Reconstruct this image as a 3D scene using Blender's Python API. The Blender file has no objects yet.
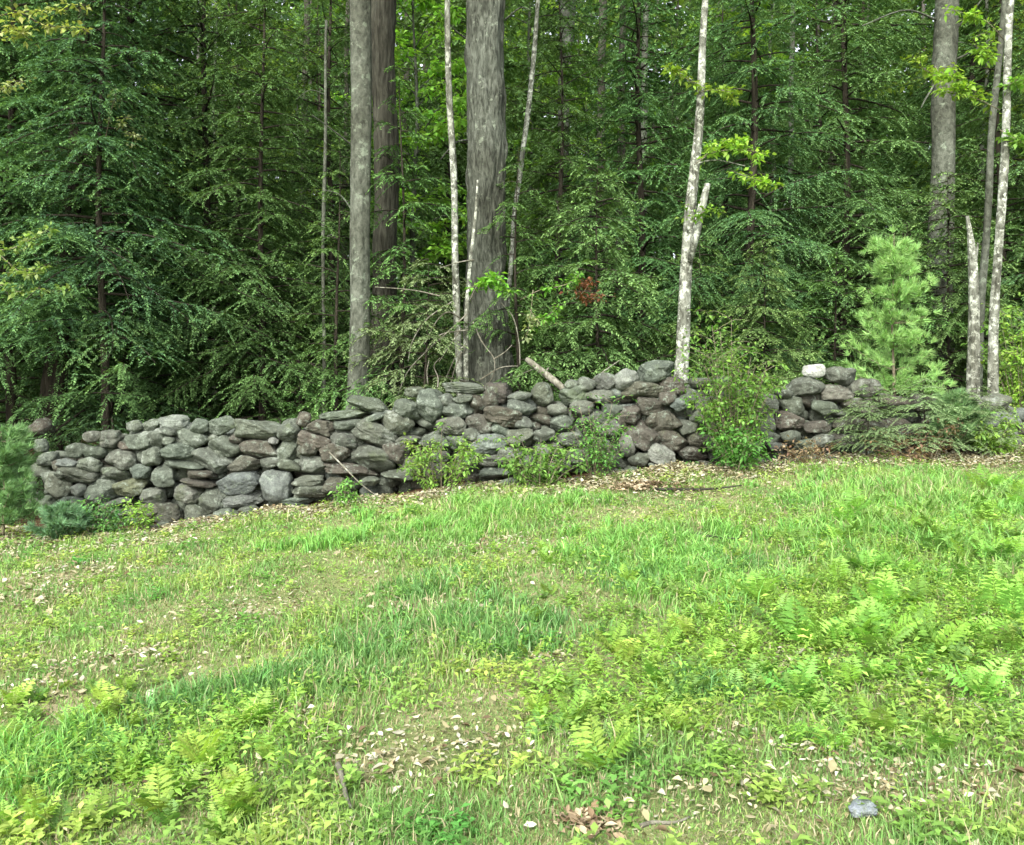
import bpy, math
import numpy as np
from mathutils import Vector

C = bpy.context.scene.collection
F, CAMZ, HY = 887.0, 1.6, 385.0
TAU = 2 * math.pi


def R(seed):
    return np.random.default_rng(abs(int(seed)))


# ------------------------------------------------------------------ terrain
XW = np.array([-70, -9, -5.5, -4.2, -2.46, -0.95, 0.56, 1.95, 3.7, 5.9, 9, 70.])
ZW = np.array([-1.3, -0.25, -0.08, -0.03, 0.15, 0.38, 0.50, 0.63, 0.75, 0.85, 0.95, 2.2])


def ground_z(x, y):
    x = np.asarray(x, float); y = np.asarray(y, float)
    t = np.clip((y - 2.0) / 8.3, 0, 1)
    t = t * t * (3 - 2 * t) * 0.4 + t * 0.6
    near = np.clip(0.04 * x, -0.8, 0.8)
    z = t * np.interp(x, XW, ZW) + (1 - t) * near
    z = z + np.clip(y - 10.3, 0, 200) * 0.03
    b = 0.030 * np.sin(2.1 * x + 0.7 * y) * np.sin(1.7 * y - 0.6 * x + 1.0) + 0.018 * np.sin(5.3 * x - 2.2 * y + 2) * np.sin(4.1 * y + 1.3 * x)
    return z + b


def at(px, py, Y):
    """the point at depth Y seen along a sight line measured on the photograph"""
    return np.array([(px - 512) * Y / F, Y, CAMZ - (py - HY) * Y / F])


def on_ground(px, py):
    Y = 5.0
    for _ in range(40):
        x = (px - 512) * Y / F
        k = (py - HY) / F
        Y = 0.5 * Y + 0.5 * (CAMZ - float(ground_z(x, Y))) / k
    return (px - 512) * Y / F, Y


# ------------------------------------------------------------------ noise
class SinNoise:
    """smooth noise from random plane waves"""
    def __init__(s, seed, freq=1.0, n=14, dim=3):
        r = R(seed)
        s.k = r.normal(size=(n, dim)); s.k /= np.linalg.norm(s.k, axis=1)[:, None]
        s.k *= (freq * r.uniform(.5, 1.6, n))[:, None] * TAU
        s.p = r.uniform(0, TAU, n); s.n = n

    def __call__(s, p):
        return np.sin(p @ s.k.T + s.p).sum(-1) / math.sqrt(s.n / 2)


# ------------------------------------------------------------------ mesh building
class MB:
    def __init__(s):
        s.v, s.c, s.q, s.t, s.n = [], [], [], [], 0

    def raw(s, v, q=None, t=None, col=(1, 1, 1)):
        v = np.asarray(v, float).reshape(-1, 3)
        col = np.asarray(col, float)
        if col.ndim == 1:
            col = np.broadcast_to(col, v.shape)
        s.v.append(v); s.c.append(col.reshape(-1, 3))
        if q is not None and len(q): s.q.append(np.asarray(q).reshape(-1, 4) + s.n)
        if t is not None and len(t): s.t.append(np.asarray(t).reshape(-1, 3) + s.n)
        s.n += len(v)

    def quads(s, a, col):
        N = len(a)
        if not N: return
        col = np.broadcast_to(np.asarray(col, float), (N, 3))
        s.raw(a.reshape(-1, 3), np.arange(N * 4).reshape(N, 4), None, np.repeat(col, 4, 0))

    def tris(s, a, col):
        N = len(a)
        if not N: return
        col = np.broadcast_to(np.asarray(col, float), (N, 3))
        s.raw(a.reshape(-1, 3), None, np.arange(N * 3).reshape(N, 3), np.repeat(col, 3, 0))

    def tube(s, pts, rad, sides=6, col=(1, 1, 1), bump=0.0, seed=0, ridge=0.0):
        pts = np.asarray(pts, float); n = len(pts)
        rad = np.broadcast_to(np.asarray(rad, float), (n,))
        tan = np.gradient(pts, axis=0); tan /= np.linalg.norm(tan, axis=1)[:, None] + 1e-9
        up = np.array([0, 0, 1.]) if abs(tan[:, 2]).mean() < .8 else np.array([0, 1., 0])
        u = np.cross(tan, up); u /= np.linalg.norm(u, axis=1)[:, None] + 1e-9
        w = np.cross(tan, u)
        a = np.arange(sides) * TAU / sides
        ring = u[:, None] * np.cos(a)[None, :, None] + w[:, None] * np.sin(a)[None, :, None]
        rr = np.repeat(rad[:, None], sides, 1)
        if bump:
            nz = SinNoise(seed, 1.0, 18)
            q = ring * 0.9 + pts[:, None] * np.array([.25, .25, .33])
            rr = rr * (1 + bump * nz(q))
            if ridge: rr = rr * (1 + ridge * np.abs(SinNoise(seed + 5, 1.0, 22)(ring * 2.6 + pts[:, None] * np.array([.5, .5, 1.7])))) 
        v = pts[:, None] + ring * rr[..., None]
        i = np.arange(n - 1)[:, None]; j = np.arange(sides)[None]
        j2 = (j + 1) % sides
        q = np.stack([i * sides + j, i * sides + j2, (i + 1) * sides + j2, (i + 1) * sides + j], -1).reshape(-1, 4)
        v = np.concatenate([v.reshape(-1, 3), pts[:1], pts[-1:]])
        c0, c1 = n * sides, n * sides + 1
        jj = np.arange(sides); jn = (jj + 1) % sides
        t = np.concatenate([np.stack([jn, jj, jj * 0 + c0], 1), np.stack([(n - 1) * sides + jj, (n - 1) * sides + jn, jj * 0 + c1], 1)])
        s.raw(v, q, t, col)

    def mesh(s, name, mat, smooth=False):
        me = bpy.data.meshes.new(name)
        v = np.concatenate(s.v); c = np.concatenate(s.c)
        q = np.concatenate(s.q) if s.q else np.zeros((0, 4), int)
        t = np.concatenate(s.t) if s.t else np.zeros((0, 3), int)
        loops = np.concatenate([q.ravel(), t.ravel()])
        start = np.concatenate([np.arange(len(q)) * 4, len(q) * 4 + np.arange(len(t)) * 3])
        me.vertices.add(len(v)); me.vertices.foreach_set('co', v.ravel().astype(np.float32))
        me.loops.add(len(loops)); me.loops.foreach_set('vertex_index', loops.astype(np.int32))
        me.polygons.add(len(start)); me.polygons.foreach_set('loop_start', start.astype(np.int32))
        me.update(calc_edges=True)
        if smooth: me.polygons.foreach_set('use_smooth', np.ones(len(start), bool))
        at_ = me.color_attributes.new('Col', 'FLOAT_COLOR', 'POINT')
        at_.data.foreach_set('color', np.concatenate([c, np.ones((len(c), 1))], 1).ravel().astype(np.float32))
        me.materials.append(mat)
        return me

    def build(s, name, mat, parent=None, smooth=False):
        return link(name, s.mesh(name, mat, smooth), parent)


def link(name, me, parent=None):
    o = bpy.data.objects.new(name, me); C.objects.link(o)
    if parent: o.parent = parent
    return o


def tag(o, label=None, cat=None, group=None, kind=None):
    if label: o['label'] = label
    if cat: o['category'] = cat
    if group: o['group'] = group
    if kind: o['kind'] = kind
    return o


def empty(name, loc, rz=0, sc=1):
    o = bpy.data.objects.new(name, None); C.objects.link(o)
    o.location = loc; o.rotation_euler = (0, 0, rz)
    o.scale = (sc, sc, sc) if np.isscalar(sc) else sc
    o.empty_display_size = .1
    return o


def nrm(a):
    return a / (np.linalg.norm(a, axis=-1, keepdims=True) + 1e-9)


def kites(base, d, side, length, width, fold=0.0, mid=.45, tipdrop=0.0):
    """folded leaf blades: base, widest point on one side, tip, widest point on the other"""
    d = nrm(d); up = nrm(np.cross(d, side)); side = np.cross(up, d)
    L = np.asarray(length)[..., None]; W = np.asarray(width)[..., None] * .5
    up = np.where(up[..., 2:] < 0, -up, up)
    m = base + d * L * mid
    tip = base + d * L - np.array([0, 0, 1.]) * L * tipdrop
    return np.stack([base, m - side * W + up * W * fold, tip, m + side * W + up * W * fold], -2)


def tintc(col, r, N, amt=.25, hue=.12):
    col = np.asarray(col, float)
    b = r.lognormal(0, amt, (N, 1))
    c = col * b * (1 + hue * r.normal(size=(N, 3)))
    return np.clip(c, 0.002, .9)


# ------------------------------------------------------------------ materials
def new_mat(name):
    m = bpy.data.materials.new(name); m.use_nodes = True
    nt = m.node_tree; nt.nodes.clear()
    return m, nt, nt.nodes.new, nt.links.new


def leaf_mat(name, trans=.35, rough=.55, var=.25, spec=.25, huevar=.03):
    m, nt, N, L = new_mat(name)
    out = N('ShaderNodeOutputMaterial'); mix = N('ShaderNodeMixShader')
    pr = N('ShaderNodeBsdfPrincipled'); tr = N('ShaderNodeBsdfTranslucent')
    a = N('ShaderNodeAttribute'); a.attribute_name = 'Col'
    oi = N('ShaderNodeObjectInfo'); hsv = N('ShaderNodeHueSaturation')
    mr = N('ShaderNodeMapRange'); mr.inputs[3].default_value = 1 - var; mr.inputs[4].default_value = 1 + var
    mh = N('ShaderNodeMapRange'); mh.inputs[3].default_value = .5 - huevar; mh.inputs[4].default_value = .5 + huevar
    mm = N('ShaderNodeMath'); mm.operation = 'FRACT'; m2 = N('ShaderNodeMath'); m2.operation = 'MULTIPLY'; m2.inputs[1].default_value = 7.31
    L(oi.outputs['Random'], mr.inputs[0]); L(oi.outputs['Random'], m2.inputs[0]); L(m2.outputs[0], mm.inputs[0]); L(mm.outputs[0], mh.inputs[0])
    L(a.outputs['Color'], hsv.inputs['Color']); L(mr.outputs[0], hsv.inputs['Value']); L(mh.outputs[0], hsv.inputs['Hue'])
    L(hsv.outputs[0], pr.inputs['Base Color'])
    g = N('ShaderNodeMixRGB'); g.blend_type = 'MULTIPLY'; g.inputs[0].default_value = 1; g.inputs[2].default_value = (1.15, 1.2, .55, 1)
    L(hsv.outputs[0], g.inputs[1]); L(g.outputs[0], tr.inputs['Color'])
    pr.inputs['Roughness'].default_value = rough; pr.inputs['Specular IOR Level'].default_value = spec
    mix.inputs[0].default_value = trans
    L(pr.outputs[0], mix.inputs[1]); L(tr.outputs[0], mix.inputs[2]); L(mix.outputs[0], out.inputs['Surface'])
    return m


def ramp(N, stops):
    r = N('ShaderNodeValToRGB'); e = r.color_ramp.elements
    while len(e) < len(stops): e.new(.5)
    for el, (p, c) in zip(e, stops):
        el.position = p; el.color = (*c, 1) if len(c) == 3 else c
    return r


def noise(N, L, vec, scale, detail=6, rough=.6, dist=0.):
    n = N('ShaderNodeTexNoise'); n.inputs['Scale'].default_value = scale; n.inputs['Detail'].default_value = detail
    n.inputs['Roughness'].default_value = rough; n.inputs['Distortion'].default_value = dist
    L(vec, n.inputs['Vector']); return n


def bark_mat(name, dark, mid, light, stretch=.12, scale=28, lichen=(.42, .45, .38), lich=.62, bump=.6, lscale=7):
    m, nt, N, L = new_mat(name)
    out = N('ShaderNodeOutputMaterial'); pr = N('ShaderNodeBsdfPrincipled')
    tc = N('ShaderNodeTexCoord'); mp = N('ShaderNodeMapping'); mp.inputs['Scale'].default_value = (1, 1, stretch)
    oi = N('ShaderNodeObjectInfo'); ad = N('ShaderNodeVectorMath'); ad.operation = 'ADD'
    mu = N('ShaderNodeVectorMath'); mu.operation = 'SCALE'; mu.inputs['Scale'].default_value = 1.3; L(oi.outputs['Location'], mu.inputs[0])
    L(tc.outputs['Object'], ad.inputs[0]); L(mu.outputs[0], ad.inputs[1]); L(ad.outputs[0], mp.inputs['Vector'])
    n1 = noise(N, L, mp.outputs[0], scale, 8, .65, .4)
    r1 = ramp(N, [(.33, dark), (.5, mid), (.68, light)]); L(n1.outputs[0], r1.inputs[0])
    n2 = noise(N, L, ad.outputs[0], lscale, 8, .7)
    r2 = ramp(N, [(lich - .03, (0, 0, 0)), (lich + .04, (1, 1, 1))]); L(n2.outputs[0], r2.inputs[0])
    mx = N('ShaderNodeMixRGB'); mx.inputs[2].default_value = (*lichen, 1)
    L(r2.outputs[0], mx.inputs[0]); L(r1.outputs[0], mx.inputs[1])
    n3 = noise(N, L, ad.outputs[0], 1.3, 3, .5)
    r3 = ramp(N, [(.3, (.62, .6, .56)), (.7, (1.2, 1.2, 1.2))]); L(n3.outputs[0], r3.inputs[0])
    m3 = N('ShaderNodeMixRGB'); m3.blend_type = 'MULTIPLY'; m3.inputs[0].default_value = 1
    L(mx.outputs[0], m3.inputs[1]); L(r3.outputs[0], m3.inputs[2])
    L(m3.outputs[0], pr.inputs['Base Color']); pr.inputs['Roughness'].default_value = .9; pr.inputs['Specular IOR Level'].default_value = .15
    b = N('ShaderNodeBump'); b.inputs['Strength'].default_value = bump; b.inputs['Distance'].default_value = .05
    L(n1.outputs[0], b.inputs['Height']); L(b.outputs[0], pr.inputs['Normal']); L(pr.outputs[0], out.inputs['Surface'])
    return m


def stone_mat():
    m, nt, N, L = new_mat('fieldstone')
    out = N('ShaderNodeOutputMaterial'); pr = N('ShaderNodeBsdfPrincipled')
    ge = N('ShaderNodeNewGeometry'); a = N('ShaderNodeAttribute'); a.attribute_name = 'Col'
    v = ge.outputs['Position']
    n1 = noise(N, L, v, 9, 9, .7); r1 = ramp(N, [(.25, (.45, .45, .44)), (.5, (.95, .95, .95)), (.75, (1.5, 1.5, 1.47))]); L(n1.outputs[0], r1.inputs[0])
    mu = N('ShaderNodeMixRGB'); mu.blend_type = 'MULTIPLY'; mu.inputs[0].default_value = 1
    L(a.outputs['Color'], mu.inputs[1]); L(r1.outputs[0], mu.inputs[2])
    n2 = noise(N, L, v, 13, 8, .72, .5); r2 = ramp(N, [(.54, (0, 0, 0)), (.64, (.85, .85, .85))]); L(n2.outputs[0], r2.inputs[0])
    mx = N('ShaderNodeMixRGB'); mx.inputs[2].default_value = (.175, .205, .16, 1); L(r2.outputs[0], mx.inputs[0]); L(mu.outputs[0], mx.inputs[1])
    n3 = noise(N, L, v, 4.5, 9, .75); r3 = ramp(N, [(.57, (0, 0, 0)), (.68, (.75, .75, .75))]); L(n3.outputs[0], r3.inputs[0])
    mw = N('ShaderNodeMixRGB'); mw.inputs[2].default_value = (.25, .275, .235, 1); L(r3.outputs[0], mw.inputs[0]); L(mx.outputs[0], mw.inputs[1])
    n5 = noise(N, L, v, 2.2, 6, .65); r5 = ramp(N, [(.58, (0, 0, 0)), (.7, (.55, .55, .55))]); L(n5.outputs[0], r5.inputs[0])
    mg = N('ShaderNodeMixRGB'); mg.inputs[2].default_value = (.075, .10, .04, 1); L(r5.outputs[0], mg.inputs[0]); L(mw.outputs[0], mg.inputs[1])
    n4 = noise(N, L, v, 60, 6, .7); r4 = ramp(N, [(.35, (.7, .7, .7)), (.65, (1.25, 1.25, 1.25))]); L(n4.outputs[0], r4.inputs[0])
    m4 = N('ShaderNodeMixRGB'); m4.blend_type = 'MULTIPLY'; m4.inputs[0].default_value = 1; L(mg.outputs[0], m4.inputs[1]); L(r4.outputs[0], m4.inputs[2])
    L(m4.outputs[0], pr.inputs['Base Color']); pr.inputs['Roughness'].default_value = .88; pr.inputs['Specular IOR Level'].default_value = .2
    b = N('ShaderNodeBump'); b.inputs['Strength'].default_value = .8; b.inputs['Distance'].default_value = .03
    n6 = noise(N, L, v, 22, 9, .75); L(n6.outputs[0], b.inputs['Height']); L(b.outputs[0], pr.inputs['Normal']); L(pr.outputs[0], out.inputs['Surface'])
    return m


def ground_mat():
    m, nt, N, L = new_mat('meadow_soil')
    out = N('ShaderNodeOutputMaterial'); pr = N('ShaderNodeBsdfPrincipled'); ge = N('ShaderNodeNewGeometry'); v = ge.outputs['Position']
    n1 = noise(N, L, v, 2.3, 8, .65); r1 = ramp(N, [(.35, (.12, .16, .06)), (.52, (.19, .215, .09)), (.64, (.29, .26, .16))]); L(n1.outputs[0], r1.inputs[0])
    n2 = noise(N, L, v, 45, 6, .75); r2 = ramp(N, [(.3, (.45, .45, .42)), (.7, (1.5, 1.5, 1.4))]); L(n2.outputs[0], r2.inputs[0])
    nf = noise(N, L, v, 14, 8, .7); rf = ramp(N, [(.3, (.03, .02, .012)), (.55, (.10, .06, .035)), (.75, (.20, .13, .08))]); L(nf.outputs[0], rf.inputs[0])
    sx = N('ShaderNodeSeparateXYZ'); L(v, sx.inputs[0])
    n3 = noise(N, L, v, 1.6, 5, .6)
    am = N('ShaderNodeMath'); am.operation = 'MULTIPLY_ADD'; am.inputs[1].default_value = 1.6; L(n3.outputs[0], am.inputs[0]); L(sx.outputs['Y'], am.inputs[2])
    mr = N('ShaderNodeMapRange'); mr.inputs[1].default_value = 10.2; mr.inputs[2].default_value = 10.9; L(am.outputs[0], mr.inputs[0])
    mx = N('ShaderNodeMixRGB'); L(mr.outputs[0], mx.inputs[0]); L(r1.outputs[0], mx.inputs[1]); L(rf.outputs[0], mx.inputs[2])
    m2 = N('ShaderNodeMixRGB'); m2.blend_type = 'MULTIPLY'; m2.inputs[0].default_value = 1; L(mx.outputs[0], m2.inputs[1]); L(r2.outputs[0], m2.inputs[2])
    L(m2.outputs[0], pr.inputs['Base Color']); pr.inputs['Roughness'].default_value = .95; pr.inputs['Specular IOR Level'].default_value = .1
    b = N('ShaderNodeBump'); b.inputs['Strength'].default_value = .8; b.inputs['Distance'].default_value = .03; L(n2.outputs[0], b.inputs['Height']); L(b.outputs[0], pr.inputs['Normal'])
    L(pr.outputs[0], out.inputs['Surface'])
    return m


M_HEM = leaf_mat('hemlock_needles', .30, .7, .22, .03, .013)
M_LEAF = leaf_mat('broad_leaves', .42, .5, .2, .25, .015)
M_PINE = leaf_mat('pine_needles', .25, .5, .1, .3, .01)
M_GRASS = leaf_mat('grass_blades', .35, .5, 0, .25, 0)
M_FERN = leaf_mat('fern_fronds', .4, .55, .18, .2, .015)
M_LITTER = leaf_mat('dead_leaves', .15, .7, 0, .2, 0)
M_STONE = stone_mat()
M_GROUND = ground_mat()
B_PINE = bark_mat('furrowed_pine_bark', (.020, .022, .016), (.075, .083, .064), (.135, .148, .12), .24, 30, (.19, .22, .165), .62, 1.2)
B_GREY = bark_mat('grey_bark', (.036, .040, .029), (.076, .084, .064), (.118, .128, .10), .7, 15, (.16, .19, .14), .6, .7)
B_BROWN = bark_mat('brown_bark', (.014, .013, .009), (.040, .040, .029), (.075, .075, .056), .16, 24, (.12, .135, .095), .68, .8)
B_DARK = bark_mat('dark_hemlock_bark', (.012, .010, .007), (.03, .026, .018), (.058, .052, .038), .15, 18, (.2, .21, .16), .7, .8)
B_PALE = bark_mat('pale_lichened_bark', (.035, .036, .026), (.13, .137, .108), (.27, .285, .24), .5, 14, (.40, .43, .36), .54, .9, 13)
B_DEAD = bark_mat('bleached_dead_wood', (.07, .066, .048), (.15, .145, .11), (.26, .255, .21), .2, 24, (.34, .35, .28), .6, .5)

# ------------------------------------------------------------------ ground
def make_ground():
    xs = np.unique(np.concatenate([np.linspace(-150, -14, 40), np.linspace(-14, 14, 141), np.linspace(14, 150, 40)]))
    ys = np.unique(np.concatenate([np.linspace(-60, 0, 25), np.linspace(0, 13, 110), np.linspace(13, 60, 70), np.linspace(60, 260, 30)]))
    X, Y = np.meshgrid(xs, ys); Z = ground_z(X, Y)
    b = MB(); nx, ny = len(xs), len(ys)
    i, j = np.meshgrid(np.arange(ny - 1), np.arange(nx - 1), indexing='ij')
    q = np.stack([i * nx + j, i * nx + j + 1, (i + 1) * nx + j + 1, (i + 1) * nx + j], -1).reshape(-1, 4)
    b.raw(np.stack([X, Y, Z], -1), q, None)
    o = b.build('ground', M_GROUND, None, True)
    tag(o, 'meadow soil running back into the brown woodland floor', 'ground', kind='structure')


make_ground()

# ------------------------------------------------------------------ the stone wall
ICO = {}


def ico(sub):
    if sub not in ICO:
        import bmesh
        bm = bmesh.new(); bmesh.ops.create_icosphere(bm, subdivisions=sub, radius=1)
        ICO[sub] = (np.array([v.co for v in bm.verts]), np.array([[v.index for v in f.verts] for f in bm.faces])); bm.free()
    return ICO[sub]


def stone_geo(seed, sub, wx, wy, wz, roll, box=3.0, rough=1.0):
    r = R(seed); v, f = ico(sub); d = nrm(v)
    e = box * r.uniform(.8, 1.25)
    rad = (np.abs(d) ** e).sum(1) ** (-1 / e)
    for _ in range(r.integers(8, 15)):
        n = nrm(r.normal(size=3) * np.array([1, 1.3, .9])); h = r.uniform(.67, .95)
        c = np.maximum(d @ n, 1e-3); rad = -np.log(np.exp(-26 * rad) + np.exp(-26 * np.minimum(h / c, 5))) / 26
    rad = rad * (1 + rough * (.05 * SinNoise(seed + 1, .35)(d) + .030 * SinNoise(seed + 2, 1.0)(d) + .018 * SinNoise(seed + 3, 2.6)(d)))
    p = d * rad[:, None]
    ext = (p.max(0) - p.min(0)) / 2; p = (p - (p.max(0) + p.min(0)) / 2) / ext
    p = p * np.array([wx, wy, wz]) / 2
    yaw = r.normal() * .12
    cy, sy = math.cos(yaw), math.sin(yaw); p = np.stack([p[:, 0] * cy - p[:, 1] * sy, p[:, 0] * sy + p[:, 1] * cy, p[:, 2]], 1)
    c, s = math.cos(roll), math.sin(roll)
    p = np.stack([p[:, 0] * c + p[:, 2] * s, p[:, 1], -p[:, 0] * s + p[:, 2] * c], 1)
    return p, f


# measured stones: centre x, centre y, width, height, tilt (right end down), tone
STONES = '''173 423 30 15 2 w;197 426 17 14 5 g;219.5 426 28 19 0 g;254 431 46 19 8 g;188 439 33 17 14 g;223 447 33 20 24 g;234 439 13 9 0 b;258 450 38 20 10 b
175 452 33 16 -2 g;167 441 12 10 0 g;209 461 42 21 28 g;242 464 31 16 -3 b;179 465 39 9 5 g;268 463 22 10 -8 g;160 477 25 23 10 g;195 476 40 9 4 b;197 484 36 8 6 b;235 484 40 22 -5 p;271 487 34 31 0 p
185 494 26 19 8 g;211 501 28 24 -25 g;240 502 34 16 -11 p;191 514 24 19 0 g;223 516 25 14 0 g;165 514 28 20 0 b;246 512 22 12 0 m;149 441 25 22 10 g;148 457 20 19 0 g;149 425 18 11 -5 g;163 432 23 9 8 g;272 441 10 7 0 w
286 432 23 24 0 g;285 452 19 23 -10 g;319 428 26 16 10 b;302 420 14 15 0 b;312 442 30 17 22 b;305 450 19 15 10 b;344 439 33 19 12 g;333 453 29 19 0 b;309.5 466 27 21 8 g;287 466 23 11 25 m;307 482 31 11 -2 g;308 493.5 34 13 0 g;288 503 40 9 -2 g;296 511 26 9 0 g
343 415 46 9 -6 m;347 425 31 11 0 g;371 433 46 21 22 g;370 458 46 24 11 g;349 471 52 13 8 b;334 486 24 16 0 b;369 482 18 9 0 g;374 417 27 8 -17 g;366 404 39 13 9 m;394 425 33 26 22 g;395 454 27 20 5 b
430 406 27 32 8 g;407 410 25 21 0 g;457 410 30 17 3 g;451 426 29 18 7 g;476 406 17 20 30 b;490 402 17 14 0 b;503 417 37 19 8 b;479 424 28 19 5 b;500 430 17 16 0 g;471 435 17 13 0 g;489 445 36 22 4 p;458 443 27 17 8 g;467 459 20 14 0 p;406 441 27 9 -4 g;413 466 28 18 -8 g;401 476 40 10 8 m;493 461 33 13 0 g;494 473 31 11 0 g;434 442 31 15 0 g;463 388 40 11 4 g;496 393 26 20 0 b;445 400 15 13 0 g;462 399 19 8 -8 g;520 397 23 11 0 g;414 392 20 10 0 m;435 471 26 20 0 g;436 457 24 12 0 g
522 407 29 17 8 g;543 395 22 24 20 m;563 423 23 18 0 g;524 423 18 13 0 g;575 395 27 19 -8 g;587 384 19 14 0 g;572 384 15 9 0 g;607 383 22 20 0 g;627 379 24 20 -8 w;558 410 20 11 0 g;600 397 27 14 0 g;520 438 28 18 0 g;550 450 29 16 0 g;572 440 25 15 0 g;510 456 23 17 0 g;593 420 27 19 0 g;608 428 24 18 0 g;580 457 28 15 0 g;565 466 26 12 0 g;538 467 29 12 0 g;603 450 19 19 0 g;545 436 22 14 0 g;583 408 22 14 0 g;613 411 20 16 0 g;527 461 18 10 0 g
658 371 35 21 -13 g;671 385 29 18 5 b;642 390 43 18 3 b;652 405 28 19 0 b;632 414 23 19 10 b;668 422 29 22 0 b;643 436 31 27 40 b;674 441 33 21 3 b;663 456 27 20 25 w;654 421 13 15 0 b;669 398 17 14 0 b;681 405 18 13 0 p;641 460 23 14 0 g;621 421 13 21 0 b;627 446 14 25 -15 w;703 383 23 10 0 g;721 382 21 11 -5 g;693 396 26 15 0 g;707 405 22 17 0 g;690 428 20 15 0 g;716 421 25 18 0 g;702 440 24 16 0 b;722 400 20 16 0 g;700 418 18 14 0 g;735 393 24 15 0 g;737 412 26 18 0 g;740 432 26 17 0 g;720 444 24 15 0 g;612 462 20 13 0 g;752 394 16 13 0 g;752 448 24 13 0 g;692 454 22 13 0 b
766 404 23 20 0 g;767 425 27 18 -40 g;792 423 26 19 20 b;819 427 26 12 0 b;810 387 37 19 -15 g;795 406 27 19 10 m;771 438 20 15 0 g;793 438 19 14 0 g;809 446 21 13 0 g;845 376 29 18 0 t;843 394 37 18 0 t;828 408 26 14 0 m;752 415 18 14 0 g;825 441 22 13 0 g;785 393 18 12 0 g;778 447 20 10 0 g;868 388 30 18 0 t;866 408 34 19 0 b;853 424 28 15 0 b;880 428 34 16 0 b;850 441 30 13 0 b;898 404 34 20 0 b;905 428 30 18 0 b;930 404 32 20 0 b;938 428 34 20 0 b;966 408 32 20 0 b;968 430 30 18 0 b;925 382 30 16 0 b;960 380 36 20 0 b;995 425 26 18 0 g;1000 404 30 20 0 g;895 385 26 14 0 b
36 428 19 18 0 b;38 446 13 13 0 g;45 460 19 14 -10 g;37 470 23 14 0 g;65 464 21 10 0 p;87 465 23 14 4 g;92 453 19 12 0 g;75 451 23 15 -8 g;90 437 17 11 -5 g;108 440 24 19 -10 g;116 460 33 19 5 g;113 475 34 14 3 g;138 440 27 20 -5 g;133 426 16 11 0 g;137 472 19 14 0 g;73 475 40 15 3 m;55 487 29 23 25 g;96 493 29 25 -5 g;75 491 15 15 0 w;126 488 32 18 -4 y;70 505 33 14 5 g;113 504 35 8 -12 g;116 514 34 13 0 g;119 523 21 10 0 g;149 498 23 17 0 g;148 511 21 14 0 b;45 503 15 13 0 g;122 447 14 10 0 b;60 474 14 11 0 g;135 522 22 9 0 g;88 478 16 12 0 g;20 472 18 14 0 g;22 488 20 15 0 g;30 500 18 13 0 g'''
TONES = {'g': (.083, .094, .072), 'b': (.066, .063, .047), 'w': (.15, .16, .135), 'p': (.105, .12, .103), 'm': (.074, .085, .060), 'y': (.082, .088, .052), 't': (.085, .086, .066)}


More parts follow.
